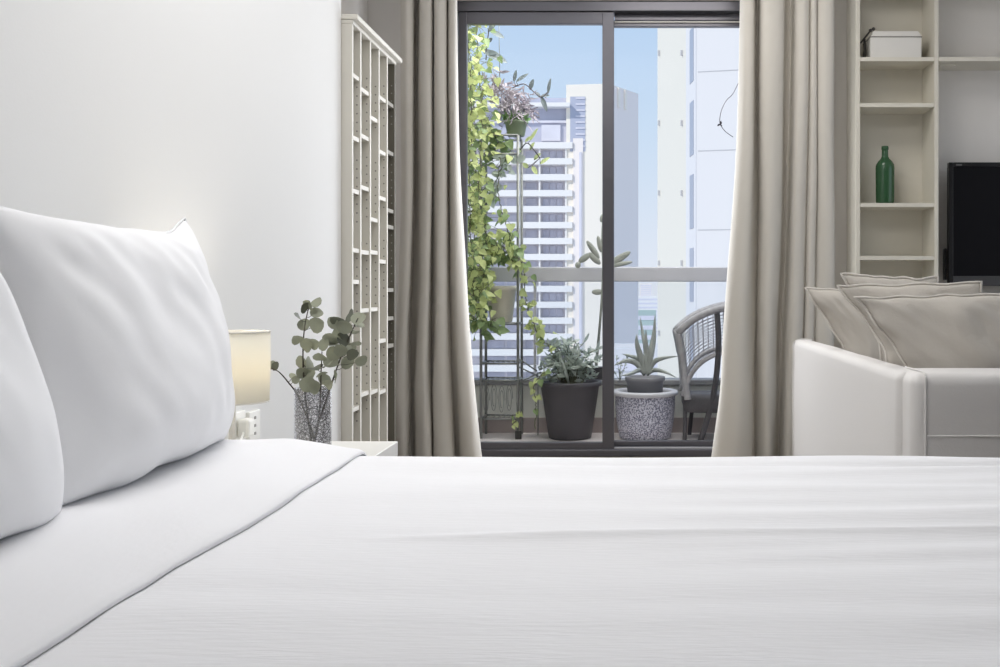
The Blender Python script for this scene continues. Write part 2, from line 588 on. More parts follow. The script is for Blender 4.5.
def wrinkle(x, y):
    """height of the duvet above its flat top"""
    v = 0.008 * noise.noise(Vector((x * 1.3, y * 1.7, 0)))
    v += 0.0045 * noise.noise(Vector((x * 1.2, y * 9.0 + 0.8 * x, 4)))
    g = min(1, max(0, (x + 0.05) / 0.6))
    v += g * 0.0085 * noise.noise(Vector((x * 1.6 + 3, y * 15 - 1.2 * x, 8)))
    # long sewn ridge lying across the bed
    yr = 1.40 + 0.02 * math.sin(x * 3.1) + 0.012 * noise.noise(Vector((x * 3, 1, 1)))
    d = (y - yr) / 0.012
    a = min(1, max(0, (x + 0.40) / 0.3))
    v += a * 0.0055 * math.exp(-d * d) - a * 0.003 * (1 / (1 + math.exp(-(yr - y) / 0.03)))
    # rolled edge on the far side
    yr = 1.955 + 0.012 * noise.noise(Vector((x * 2.2, 5, 1)))
    d = (y - yr) / 0.022
    a = min(1, max(0, (x + 0.30) / 0.5))
    v -= a * 0.006 * math.exp(-d * d)
    return v


TOPZ = 0.531


# duvet: a grid that runs over the top and falls down the two long sides and the foot
bm = bmesh.new()
XL, XR = WL + 0.06, BX1 + 0.03
YN, YF = BY0 - 0.03, BY1 + 0.035
nx, ny = 170, 260
DROP = 0.26
RAD = 0.06


def over(a, lo, hi):
    """parameter a beyond [lo, hi] bends over a rounded edge: returns (position, drop)"""
    if a > hi - RAD:
        e = a - (hi - RAD)
        ang = min(e / RAD, PI / 2)
        return hi - RAD + RAD * math.sin(ang), RAD * (1 - math.cos(ang)) + max(0, e - RAD * PI / 2)
    if a < lo + RAD:
        e = (lo + RAD) - a
        ang = min(e / RAD, PI / 2)
        return lo + RAD - RAD * math.sin(ang), RAD * (1 - math.cos(ang)) + max(0, e - RAD * PI / 2)
    return a, 0.0


rows = []
for i in range(nx + 1):
    r = []
    a = XL + (XR + DROP - XL) * i / nx
    for j in range(ny + 1):
        b = (YN - DROP) + (YF + DROP - (YN - DROP)) * j / ny
        x, d1 = over(a, -99, XR)
        y, d2 = over(b, YN, YF)
        dr = max(d1, d2)
        z = TOPZ - dr + wrinkle(a, b) * (1 if dr < RAD else 0.3)
        flare = max(0, dr - RAD)
        if d2 > RAD:
            y += (1 if b > 1 else -1) * (0.05 * flare + 0.018 * flare * 4 * math.sin(a * 16 + 2 * noise.noise(Vector((a * 3, 0, 0)))))
        if d1 > RAD:
            x += 0.05 * flare + 0.018 * flare * 4 * math.sin(b * 15)
        r.append(bm.verts.new((x, y, z)))
    rows.append(r)
for i in range(nx):
    for j in range(ny):
        f = bm.faces.new((rows[i][j], rows[i + 1][j], rows[i + 1][j + 1], rows[i][j + 1]))
        f.smooth = True
duvet = link('duvet', bm, M['linen'], smooth=True, origin=(0, 1.2, TOPZ))
sol = duvet.modifiers.new('thickness', 'SOLIDIFY')
sol.thickness = 0.022
sol.offset = -1
tag(duvet, 'white wrinkled duvet spread over the bed, its top end folded back', 'duvet')

# the folded-back end of the duvet, a soft double layer with a rounded lip
bm = bmesh.new()
nx2, ny2 = 60, 190
XF = -0.545
FT = 0.010
rows = []
for i in range(nx2 + 1):
    r = []
    for j in range(ny2 + 1):
        b = (YN - DROP * .8) + (YF + DROP * .8 - (YN - DROP * .8)) * j / ny2
        xe = XF + 0.012 * noise.noise(Vector((b * 3.0, 2, 2)))
        n_lip = 16
        if i <= nx2 - n_lip:
            a = XL - 0.01 + (xe - 0.016 - XL + 0.01) * i / (nx2 - n_lip)
            lift = 1.0
        else:
            k = (i - (nx2 - n_lip)) / n_lip
            ang = k * PI * 0.5
            a = xe - 0.016 + 0.016 * math.sin(ang) - (0.006 * max(0, k - .7))
            lift = math.cos(ang) if k < 1 else 0
        y, d2 = over(b, YN - 0.012, YF + 0.012)
        soft = 0.5 + 0.5 * noise.noise(Vector((a * 2, b * 2.2, 7)))
        q_ = min(1, max(0, (xe - a) / .16))
        plump = 0.018 * q_ * q_ * (3 - 2 * q_) + 0.006 * soft * q_
        wv = 0.003 * noise.noise(Vector((a * 5, b * 7, 3))) + 0.002 * noise.noise(Vector((a * 12, b * 5 + a * 6, 5)))
        z = TOPZ - d2 + wrinkle(a, b) * .4 + 0.003 + (FT + plump + wv) * lift
        if d2 > RAD:
            fl = d2 - RAD
            y += (1 if b > 1 else -1) * (0.05 * fl + 0.018 * fl * 4 * math.sin(a * 16 + 2 * noise.noise(Vector((a * 3, 0, 0)))) + 0.012)
        r.append(bm.verts.new((a, y, z)))
    rows.append(r)
for i in range(nx2):
    for j in range(ny2):
        f = bm.faces.new((rows[i][j], rows[i + 1][j], rows[i + 1][j + 1], rows[i][j + 1]))
        f.smooth = True
bmesh.ops.translate(bm, verts=bm.verts, vec=-Vector((0, 1.2, TOPZ)))
fo = link('folded_end', bm, M['linen_fold'], duvet, smooth=True)
fo['label'] = 'smooth turned-down end with a stitched lip'
# stitched seam that runs just under the lip
bm = bmesh.new()
pts = []
for k in range(120):
    b = YN + 0.05 + (YF - YN - 0.10) * k / 119
    xe = XF + 0.012 * noise.noise(Vector((b * 3.0, 2, 2)))
    pts.append((xe - 0.004, b, TOPZ + wrinkle(xe, b) + 0.003))
tube(bm, pts, 0.002, 6)
bmesh.ops.translate(bm, verts=bm.verts, vec=-Vector((0, 1.2, TOPZ)))
link('hem', bm, M['linen_fold'], duvet, smooth=True)

# pillows: thin side up, leaning on the wall
BEDZ = TOPZ + FT + 0.008


def bed_pillow(label, cx, y0, y1, h, tck, seed, lean, yaw=0.0, zoff=0.0, dropr=0.0, tr=0.0, ear=.06, horn=0.0):
    bm, loop = pillow_bm(y1 - y0, h, tck, seed, ear=ear, wr=0.009, n=56, p=0.40, sag=0.22, dropr=dropr, tr=tr, horn=horn)
    o = link('pillow', bm, M['pillow'], smooth=True, subsurf=1)
    # local +x runs along the bed head (world +y), local -y is the face towards the room
    o.matrix_world = Matrix.Translation((cx, (y0 + y1) / 2, BEDZ + zoff)) @ Matrix.Rotation(PI / 2 + yaw, 4, 'Z') @ Matrix.Rotation(-lean, 4, 'X')
    tag(o, label, 'pillow', 'bed pillows')
    bm = bmesh.new()
    tube(bm, loop + [loop[0]], 0.0028, 6)
    pp = link('seam', bm, M['pillow'], o, smooth=True)
    return o


bed_pillow('white pillow on the bed, fully in view, dog-eared corner above the table lamp', -0.845, 1.355, 2.105, 0.449, 0.25, 3, math.radians(8), yaw=math.radians(2), ear=.085, horn=.022)
bed_pillow('white pillow cut off by the left edge of the photo, nearest the camera', -0.805, 0.68, 1.405, 0.455, 0.24, 8, math.radians(10), yaw=math.radians(-1), dropr=.012, tr=.075)

# ------------------------------------------------------------------ nightstand, lamp, vase, outlets
NX1, NY0, NY1, NZ = -0.655, 2.22, 2.838, 0.4425
ns = thing('nightstand', 'low white nightstand between the bed and the bookcase niche', 'nightstand', ((WL + NX1) / 2, (NY0 + NY1) / 2, 0))
link('top', rel(B(WL + .014, NX1, NY0, NY1, NZ - .042, NZ), ns), M['wood_white'], ns, bevel=0.002)
bm = bmesh.new()
box(bm, WL + .016, NX1 - .004, NY0 + .002, NY0 + .02, 0.04, NZ - .042)
box(bm, WL + .016, NX1 - .004, NY1 - .02, NY1 - .002, 0.04, NZ - .042)
box(bm, WL + .016, WL + .03, NY0 + .02, NY1 - .02, 0.04, NZ - .042)
box(bm, WL + .016, NX1 - .004, NY0 + .02, NY1 - .02, 0.04, 0.06)
link('body', rel(bm, ns), M['wood_white'], ns, bevel=0.0015)
for z0, z1 in ((0.065, 0.228), (0.233, 0.396)):
    d = link('drawer', rel(B(NX1 - .02, NX1, NY0 + .023, NY1 - .023, z0, z1), ns), M['wood_white'], ns, bevel=0.002)
    bm = bmesh.new()
    tube(bm, [(NX1, (NY0 + NY1) / 2, (z0 + z1) / 2), (NX1 + .012, (NY0 + NY1) / 2, (z0 + z1) / 2), (NX1 + .022, (NY0 + NY1) / 2, (z0 + z1) / 2)], [.006, .006, .012], 16)
    link('knob', rel(bm, ns), M['rail'], d)
for sx in (WL + .05, NX1 - .04):
    for sy in (NY0 + .04, NY1 - .04):
        link('foot', rel(B(sx - .015, sx + .015, sy - .015, sy + .015, 0, .04), ns), M['wood_white'], ns)

LC = Vector((-0.9476, 2.40, NZ))
lp = thing('table_lamp', 'small table lamp with a glowing cream drum shade', 'lamp', LC)
bm = bmesh.new()
lathe(bm, [(.055, 0), (.057, .006), (.05, .014), (.014, .022), (.009, .04)], 40)
link('base', bm, M['lamp_base'], lp)
bm = bmesh.new()
lathe(bm, [(.009, .035), (.008, .10), (.008, .175), (.012, .18), (.012, .205)], 24)
link('stem', bm, M['lamp_base'], lp)
bm = bmesh.new()
lathe(bm, [(.0835, .160), (.086, .240), (.0858, .326)], 64, caps=False)
sh = link('lamp_shade', bm, M['shade'], lp, smooth=True)
so = sh.modifiers.new('thickness', 'SOLIDIFY')
so.thickness = 0.0015
bm = bmesh.new()
tube(bm, [(.086 * math.cos(2 * PI * k / 48), .086 * math.sin(2 * PI * k / 48), .326) for k in range(49)], 0.0016, 6)
link('shade_ring', bm, M['lamp_base'], sh)
bm = bmesh.new()
tube(bm, [(.0838 * math.cos(2 * PI * k / 48), .0838 * math.sin(2 * PI * k / 48), .160) for k in range(49)], 0.0016, 6)
for a in (0, 2 * PI / 3, 4 * PI / 3):
    tube(bm, [(0.011 * math.cos(a), .011 * math.sin(a), .19), (.084 * math.cos(a), .084 * math.sin(a), .162)], .0012, 6)
link('shade_ring', bm, M['lamp_base'], sh)
bm = bmesh.new()
lathe(bm, [(.008, .205), (.012, .215), (.024, .24), (.026, .255), (.018, .272), (.004, .28)], 24)
bulb_m = bpy.data.materials.new('lit_bulb')
bulb_m.use_nodes = True
bb = bulb_m.node_tree.nodes['Principled BSDF']
bb.inputs['Base Color'].default_value = (1, .9, .7, 1)
bb.inputs['Emission Color'].default_value = (1.0, .80, .52, 1)
bb.inputs['Emission Strength'].default_value = 6
link('bulb', bm, bulb_m, lp)

VC = Vector((-0.803, 2.55, NZ))
vs = thing('glass_vase', 'straight clear cut-glass vase holding eucalyptus on the nightstand', 'vase', VC)
bm = bmesh.new()
lathe(bm, [(.038, 0.001), (.0445, .004), (.0455, .02), (.0455, .17), (.0465, .178), (.0445, .179), (.043, .17), (.043, .022), (.001, .018)], 48, caps=False)
link('body', bm, M['vase'], vs, smooth=True)


def ez(x, y):           # a point in the 6.06x view of the bouquet
    return 280 + x / 6.06, 290 + y / 6.06


R = random.Random(4)
branches = [
    ('upright eucalyptus branch with paired round leaves, the tallest in the glass vase',
     [P(314, 452, 2.55), P(309, 425, 2.55), P(304, 380, 2.555), P(303, 350, 2.56), P(305, 325, 2.56), P(310, 302, 2.56)],
     [(170, 95), (215, 78, 1), (222, 138), (145, 210), (222, 212), (116, 168, 1), (108, 305), (205, 328), (160, 335), (128, 435), (178, 442), (168, 512), (128, 500), (145, 105, 1)], 2.555),
    ('eucalyptus branch leaning right with the most leaves, in the glass vase',
     [P(311, 453, 2.56), P(318, 425, 2.55), P(328, 395, 2.54), P(338, 365, 2.535), P(348, 340, 2.53), P(358, 318, 2.53)],
     [(322, 200), (352, 180, 1), (392, 222), (320, 295), (352, 270, 1), (445, 250), (478, 178), (432, 160, 1), (402, 335), (452, 318, 1), (368, 362), (330, 385, 1), (412, 442), (492, 428, 1), (436, 392, 1), (345, 525), (300, 300), (470, 200), (380, 300, 1), (420, 350)], 2.535),
    ('short eucalyptus spray with dark leaves low over the vase mouth',
     [P(312, 453, 2.54), P(317, 430, 2.53), P(320, 405, 2.52), P(321, 375, 2.515), P(322, 352, 2.515)],
     [(242, 402), (265, 330, 1), (312, 440), (215, 470, 1), (235, 605, 1), (265, 545), (165, 570), (285, 460), (250, 505, 1), (205, 590), (290, 575)], 2.515),
    ('bare eucalyptus twig reaching left toward the lamp shade',
     [P(318, 452, 2.57), P(310, 425, 2.56), P(298, 396, 2.55), P(288, 382, 2.54), P(279, 372, 2.53), P(271, 368, 2.53)],
     [(-45, 455, 1), (-60, 470, 0), (-30, 462, 1), (75, 520), (95, 545, 1)], 2.545),
]
for label, path, lv, dep in branches:
    e = thing('eucalyptus_branch', label, 'branch', path[0], 'eucalyptus branches in the vase')
    sp = spline(path, 6)
    bm = bmesh.new()
    tube(bm, sp, [0.0030 - 0.0018 * k / (len(sp) - 1) for k in range(len(sp))], 8)
    fb = bmesh.new()
    for q in lv:
        px, py = ez(q[0], q[1])
        c = P(px, py, dep + R.uniform(-.03, .03))
        near = min(sp, key=lambda s: (s - c).length)
        if near.z > c.z - 0.002:
            below = [s for s in sp if s.z < c.z - 0.004] or [sp[0]]
            near = min(below, key=lambda s: (s - c).length)
        d = c - near
        d = d.normalized() if d.length > 1e-4 else Vector((0, 0, 1))
        d = (d + Vector((0, R.uniform(-.5, .3), 0.15))).normalized()
        ln = 0.037 * R.uniform(.85, 1.15)
        if len(lv) < 6:
            ln *= 0.6
        base = c - d * ln * 0.5
        tube(bm, [near, (near + base) / 2 + Vector((0, 0, -.002)), base], 0.0008, 5)
        up = Vector((R.uniform(-.5, .5), -1.0, R.uniform(-.3, .5)))
        if len(q) > 2:
            up = Vector((R.uniform(-1, 1), -.6, R.uniform(-1, .4)))
        leaf(fb, base, d, up, ln, ln * R.uniform(.8, 1.0), 'round', R.uniform(-.1, .25), 1 if len(q) > 2 and q[2] and R.random() < .6 else 0)
    link('stem', rel(bm, e), M['euc_stem'], e)
    link('foliage', rel(fb, e), [M['euc'], M['euc_dark']], e)

for lab, y0, z0, z1, plug in (('white square wall switch plate above the nightstand, right of the plugged socket', 2.848, .437, .522, 0),
                              ('white wall socket with a plug in it, half hidden behind the pillow', 2.735, .448, .533, 1)):
    o = thing('wall_socket' if plug else 'wall_switch', lab, 'socket' if plug else 'switch', (WL, y0 + .043, z0 + .0425))
    link('plate', rel(B(WL - .001, WL + .011, y0, y0 + .086, z0, z1), o), M['plate'], o, bevel=0.003)
    if plug:
        link('plug', rel(B(WL + .011, WL + .045, y0 + .018, y0 + .066, z0 + .015, z0 + .066), o), M['plate'], o, bevel=0.008)
        bm = bmesh.new()
        tube(bm, spline([(WL + .03, y0 + .02, z0 + .03), (WL + .04, y0 - .03, z0 + .015), (WL + .045, y0 - .10, NZ + .004), (WL + .09, LC.y + .05, NZ + .004)], 8), .003, 8)
        link('cord', rel(bm, o), M['plate'], o)
    else:
        bm = bmesh.new()
        for zz in (.02, .0425, .065):
            box(bm, WL + .0105, WL + .0118, y0 + .036, y0 + .05, z0 + zz - .004, z0 + zz + .004)
        link('rocker', rel(bm, o), M['plate_dark'], o)

# ------------------------------------------------------------------ bookcase in the niche
BF, BBK = -1.047, -1.335
ys = [3.80, 3.915, 4.06, 4.20, 4.34, 4.48]
bz = 1.885
bk = thing('bookcase', 'tall cream open bookcase of five narrow pigeonhole columns in the niche, the last one coloured dark for the shaded gap', 'bookcase', ((BF + BBK) / 2, 4.19, 0))


def holes(bm, y, x, z0, z1, step, side):
    z = z0
    while z < z1:
        vs_ = [bm.verts.new((x + .0035 * math.cos(k * PI / 4), y, z + .0035 * math.sin(k * PI / 4))) for k in range(8)]
        f = bm.faces.new(vs_)
        f.material_index = 1
        z += step


for k, y in enumerate(ys):
    bm = B(BBK, BF, y - .009, y + .009, 0.06, bz - .02)
    hx = [BF - .013, BF - .075]
    for x in (hx if k else []):
        for a, b in ((0.33, 0.62), (0.72, 1.02), (1.10, 1.36), (1.45, 1.68)):
            holes(bm, y - .0094, x, a + .03 * k, b + .02 * k, .034, -1)
    link('side_panel', rel(bm, bk), [M['book_shade_deep'] if k == 5 else M['book_white'], M['peg']], bk)
link('back_panel', rel(B(BBK - .006, BBK, ys[0] - .009, ys[-1] + .009, 0.06, bz - .02), bk), M['book_white'], bk)
link('plinth', rel(B(BBK, BF - .02, ys[0], ys[-1], 0, .06), bk), M['book_white'], bk)
bm = bmesh.new()
box(bm, BBK, BF + .004, ys[0] - .012, ys[-1] + .012, bz - .02, bz - .004)
box(bm, BBK, BF + .022, ys[0] - .014, ys[-1] + .05, bz - .003, bz + .016)
link('top_board', rel(bm, bk), M['book_white'], bk, bevel=0.003)
shelf_px = [[(80, 1), (141, 1), (193, 1), (251, 1), (282, 1), (407, 1)], [(95, 1), (140, 1), (190, 1), (253, 1), (310, 1), (392, 1)],
            [(122, 1), (221, 1), (253, 1), (309, 1), (390, 1)], [(102, 1), (155, 1), (200, 1), (262, 1), (340, 1), (390, 1)],
            [(107, 1), (155, 1), (212, 1), (228, 1), (290, 1), (318, 1), (345, 1)]]
for k in range(5):
    ym = (ys[k] + ys[k + 1]) / 2
    for py, _ in shelf_px[k]:
        z = H - (py - VY) * ys[k + 1] / F
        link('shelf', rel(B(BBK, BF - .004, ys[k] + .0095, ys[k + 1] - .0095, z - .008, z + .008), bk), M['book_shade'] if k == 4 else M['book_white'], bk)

# ------------------------------------------------------------------ curtains
def curtain(name, label, keys_top, keys_bot, Y0, amp, ztop, zbot, seed, bulge=0.0, trans_=None):
    """keys: (px, depth offset) of each fold crest/valley, across the width, at the top and the floor"""
    bm = bmesh.new()
    nz = 70
    rows = []
    top = spline([Vector((pxx(a, Y0 + d), Y0 + d, 0)) for a, d in keys_top], 14)
    bot = spline([Vector((pxx(a, Y0 + d), Y0 + d, 0)) for a, d in keys_bot], 14)
    for j in range(nz + 1):
        t = j / nz
        z = ztop + (zbot - ztop) * t
        k = t ** 2.0
        r = []
        for i, (a, b) in enumerate(zip(top, bot)):
            p = a.lerp(b, k)
            s = i / (len(top) - 1)
            wob = noise.noise(Vector((s * 5 + seed, t * 3.2, seed))) * 0.012 * (0.3 + t)
            wob2 = noise.noise(Vector((s * 9 + seed, t * 5, 2 + seed))) * 0.010 * (0.3 + t)
            sl = bulge * math.exp(-((t - .86) / .07) ** 2) * noise.noise(Vector((s * 12, seed, 0)))
            r.append(bm.verts.new((p.x + wob + sl, p.y + wob2 + sl * .6, z)))
        rows.append(r)
    for j in range(nz):
        for i in range(len(top) - 1):
            f = bm.faces.new((rows[j][i], rows[j][i + 1], rows[j + 1][i + 1], rows[j + 1][i]))
            f.smooth = True
    o = link(name, bm, M['curtain'], smooth=True, origin=((top[0].x + top[-1].x) / 2, Y0, ztop))
    sol = o.modifiers.new('thickness', 'SOLIDIFY')
    sol.thickness = 0.003
    tag(o, label, 'curtain', 'curtains at the balcony door')
    # a stitched hem band along the foot
    return o


CT = 2.60
curtain('curtain', 'greige floor-length curtain left of the balcony door, beside the bookcase',
        [(402, .02), (402, -.01), (407, -.05), (413, -.02), (415, 0.102), (419, 0.102), (421, -.03), (427, -.06), (432, -.03), (431, 0.102), (434, 0.068), (435, -.05), (441, -.065), (446, -.03), (445.5, 0.102), (448, 0.068), (449, -.04), (454, -.055), (456, -.01), (455, 0.051)],
        [(412, 0.051), (396, 0), (396, -.05), (403, -.07), (407, -.02), (406, 0.085), (413, 0.085), (415, -.04), (424, -.08), (431, -.04), (428, 0.085), (434, 0.068), (435, -.05), (446, -.07), (455, -.03), (453, 0.102), (458, 0.068), (461, -.05), (473, -.08), (482, -.03), (479, .02)],
        4.93, .05, CT, 0.012, 1.0, bulge=0.03)
curtain('curtain', 'wide greige curtain right of the balcony door, behind the sofa end',
        [(744.6, 0.051), (741.0, 0), (746.4, -.05), (753.6, -.03), (755.4, 0.085), (759.0, 0.085), (761.7, -.05), (771.6, -.07), (782.4, -.03), (785.1, 0.068), (792.3, 0.085), (796.8, -.03), (803.1, -.05), (808.5, -.03), (810.3, -.01), (813.0, -.04), (816.6, -.035), (817.5, -.01), (820.2, -.035), (826.5, -.05), (832.8, -.03), (832.8, 0.051)],
        [(715.7, 0.051), (710.0, 0), (715.7, -.05), (735.5, -.08), (751.6, -.03), (755.4, 0.085), (764.8, -.02), (770.5, -.04), (773.3, .02), (775.2, 0.085), (778.0, 0.085), (783.7, -.03), (790.3, -.05), (796.9, -.03), (799.8, 0), (804.5, -.04), (810.2, -.035), (813.0, -.01), (816.8, -.035), (825.3, -.05), (833.8, -.03), (833.8, 0.051)],
        4.93, .05, CT, 0.012, 5.0, bulge=0.02)
rod = thing('curtain_rail', 'plain white curtain rail above the balcony door', 'curtain rail', (0, 4.93, 2.66))
link('track', rel(B(-1.3, 1.2, 4.91, 4.95, 2.605, 2.63), rod), M['wood_white'], rod)
for x in (-1.1, 0, 1.05):
    link('bracket', rel(B(x - .012, x + .012, 4.92, 4.94, 2.63, CEIL), rod), M['wood_white'], rod)

# ------------------------------------------------------------------ tall shelf unit, TV wall
SY0, SY1 = 5.0, WY - .004
SX0, SX1 = P(856, 0, SY0).x, P(938.5, 0, SY0).x
un = thing('shelf_unit', 'tall narrow cream shelf unit right of the curtain', 'shelf unit', ((SX0 + SX1) / 2, (SY0 + SY1) / 2, 0))
pt = .020
link('side_panel', rel(B(SX0, SX0 + pt, SY0, SY1, 0, 2.6), un), M['shelf'], un, bevel=.001)
link('side_panel', rel(B(SX1 - pt, SX1, SY0, SY1, 0, 2.6), un), M['shelf'], un, bevel=.001)
link('back_panel', rel(B(SX0 + pt, SX1 - pt, SY1 - .006, SY1, 0.05, 2.6), un), M['shelf'], un)
shelf_z = [H - (y - VY) * SY0 / F for y in (59, 105, 205, 258)]
for z in [2.385, *shelf_z, .78, .53, .28, .06]:
    link('shelf', rel(B(SX0 + pt, SX1 - pt, SY0 + .003, SY1 - .006, z - .010, z + .010), un), M['shelf'], un, bevel=.001)

for nm, z, lab in (('wall_shelf', shelf_z[0], 'long cream wall shelf above the television'), ('wall_shelf', 2.385, 'topmost cream wall shelf, high over the television')):
    o = thing(nm, lab, 'shelf', ((SX1 + 2.9) / 2, (SY0 + SY1) / 2, z), 'shelves above the television')
    link('board', rel(B(SX1 + .001, 2.9, SY0 + .003, SY1 + .003, z - .010, z + .010), o), M['shelf'], o, bevel=.001)
    link('bracket', rel(B(SX1 + .03, SX1 + .11, SY0 + .07, SY0 + .09, z - .02, z - .010), o), M['shelf'], o)

TX0, TX1, TZ0, TZ1, TYF = P(949, 0, 5.06).x, P(949, 0, 5.06).x + 1.03, .885, 1.505, 5.06
tv = thing('television', 'black flat television mounted on the wall right of the shelf unit', 'television', ((TX0 + TX1) / 2, TYF, TZ0))
bm = bmesh.new()
w_ = .022
box(bm, TX0, TX0 + w_, TYF, TYF + .03, TZ0, TZ1)
box(bm, TX1 - w_, TX1, TYF, TYF + .03, TZ0, TZ1)
box(bm, TX0 + w_, TX1 - w_, TYF, TYF + .03, TZ1 - .022, TZ1)
link('bezel', rel(bm, tv), M['tv'], tv, bevel=.003)
link('lower_bezel', rel(B(TX0 + w_, TX1 - w_, TYF - .001, TYF + .03, TZ0, TZ0 + .05), tv), M['tv_lower'], tv, bevel=.003)
link('screen', rel(B(TX0 + w_ - .002, TX1 - w_ + .002, TYF + .006, TYF + .02, TZ0 + .048, TZ1 - .02), tv), M['tv_screen'], tv)
link('back_case', rel(B(TX0 + .01, TX1 - .01, TYF + .03, TYF + .075, TZ0 + .01, TZ1 - .01), tv), M['tv'], tv, bevel=.012)
link('wall_mount', rel(B((TX0 + TX1) / 2 - .2, (TX0 + TX1) / 2 + .2, TYF + .075, WY + .003, 1.05, 1.35), tv), M['dark'], tv)
link('maker_mark', rel(B(TX0 + .035, TX0 + .065, TYF - .0006, TYF + .001, TZ1 - .017, TZ1 - .009), tv), M['tv_mark'], tv)
link('side_control', rel(B(TX0 - .014, TX0, TYF + .03, TYF + .06, TZ0 + .03, TZ0 + .19), tv), M['tv'], tv, bevel=.004)

# storage box
bx0, bx1, by0, by1, bzz = P(870.5, 0, 5.03).x, P(921.5, 0, 5.03).x, 5.03, 5.19, shelf_z[0] + .010
sb = thing('storage_box', 'white lidded storage box high in the shelf unit', 'box', ((bx0 + bx1) / 2, (by0 + by1) / 2, bzz))
link('body', rel(B(bx0, bx1, by0, by1, bzz, bzz + .105), sb), M['box'], sb, bevel=.002)
link('lid_seam', rel(B(bx0 - .001, bx1 + .003, by0 - .001, by1 + .001, bzz + .105, bzz + .110), sb), M['box_gap'], sb)
bm = bmesh.new()
vs_ = box(bm, bx0 + .004, bx1, by0 - .003, by1 + .003, bzz + .110, bzz + .138)
for v in vs_:
    if v.co.z > bzz + .12:
        v.co.x += .014 if v.co.x < (bx0 + bx1) / 2 else -.014
        v.co.y += .012 if v.co.y < (by0 + by1) / 2 else -.012
link('lid', rel(bm, sb), M['box'], sb, bevel=.002)

a0, a1 = P(860.6, 43, 5.06), P(871, 30, 5.06)
dv = thing('folding_stand', 'small dark jointed stand leaning on the left of the storage box', 'stand', (a0.x + .01, 5.06, bzz))
bm = bmesh.new()
tube(bm, [a0, a0.lerp(a1, .5), a1], .0045, 8)
link('arm', rel(bm, dv), M['dark'], dv)
bm = bmesh.new()
for q in (P(870.5, 30.5, 5.06), P(873.5, 29, 5.06)):
    bmesh.ops.create_uvsphere(bm, u_segments=12, v_segments=8, radius=.009, matrix=Matrix.Translation(q))
link('clamp', rel(bm, dv), M['dark'], dv)
bm = bmesh.new()
tube(bm, [a0.lerp(a1, .45) + Vector((0, .02, -.005)), P(865, 50, 5.08), Vector((P(864, 57, 5.08).x, 5.08, bzz))], [.006, .008, .011], 8)
link('leg', rel(bm, dv), M['dark'], dv)

bt = Vector((P(885, 0, 5.10).x, 5.10, shelf_z[2] + .010))
bo = thing('wine_bottle', 'empty green glass wine bottle standing in the shelf unit', 'bottle', bt)
bm = bmesh.new()
lathe(bm, [(.0, .006), (.036, 0), (.043, .004), (.045, .014), (.046, .06), (.047, .185), (.044, .203), (.034, .219), (.022, .231), (.0165, .243), (.0155, .275), (.0155, .284)], 40)
link('body', bm, M['bottle'], bo, smooth=True)
bm = bmesh.new()
lathe(bm, [(.0152, .276), (.0178, .277), (.0182, .286), (.0165, .295), (.012, .295), (.011, .28)], 32)
link('lip', bm, M['bottle'], bo, smooth=True)

# ------------------------------------------------------------------ sofa
so_ = thing('sofa', 'pale cotton sofa seen from its end, backrest toward the curtain', 'sofa', (1.3, 3.6, 0))


def grided(a, m, name, bev, nseg, lump=0.003, parent=so_):
    """a softly rounded upholstered block, its faces gridded finely near the edges"""
    bm = bmesh.new()
    hx = [(a[1] - a[0]) / 2, (a[3] - a[2]) / 2, (a[5] - a[4]) / 2]
    cx = Vector(((a[1] + a[0]) / 2, (a[3] + a[2]) / 2, (a[5] + a[4]) / 2))

    def ticks(h):
        e = [-h + bev * k / 4 for k in range(5)]
        m_ = [(-h + bev) + (2 * h - 2 * bev) * k / nseg for k in range(1, nseg)]
        return e + m_ + [-v for v in reversed(e)]
    T = [ticks(h) for h in hx]
    cache = {}

    def vert(i, j, k):
        key = (i, j, k)
        if key not in cache:
            d = Vector((T[0][i], T[1][j], T[2][k]))
            inner = Vector([max(-hx[q] + bev, min(hx[q] - bev, d[q])) for q in range(3)])
            e = d - inner
            if e.length > 1e-9:
                # map the cube corner to a sphere corner
                mx = max(abs(c) for c in e)
                e = e.normalized() * mx
            n = e.normalized() if e.length > 1e-6 else Vector((0, 0, 0))
            w = cx + inner + e
            cache[key] = bm.verts.new(w + n * lump * noise.noise(w * 4.5))
        return cache[key]
    n0, n1, n2 = len(T[0]) - 1, len(T[1]) - 1, len(T[2]) - 1
    for fx in (0, n0):
        for j in range(n1):
            for k in range(n2):
                q = [vert(fx, j, k), vert(fx, j + 1, k), vert(fx, j + 1, k + 1), vert(fx, j, k + 1)]
                bm.faces.new(q if fx else q[::-1])
    for fy in (0, n1):
        for i in range(n0):
            for k in range(n2):
                q = [vert(i, fy, k), vert(i + 1, fy, k), vert(i + 1, fy, k + 1), vert(i, fy, k + 1)]
                bm.faces.new(q[::-1] if fy else q)
    for fz in (0, n2):
        for i in range(n0):
            for j in range(n1):
                q = [vert(i, j, fz), vert(i + 1, j, fz), vert(i + 1, j + 1, fz), vert(i, j + 1, fz)]
                bm.faces.new(q if fz else q[::-1])
    return link(name, rel(bm, so_), m, parent, smooth=True)


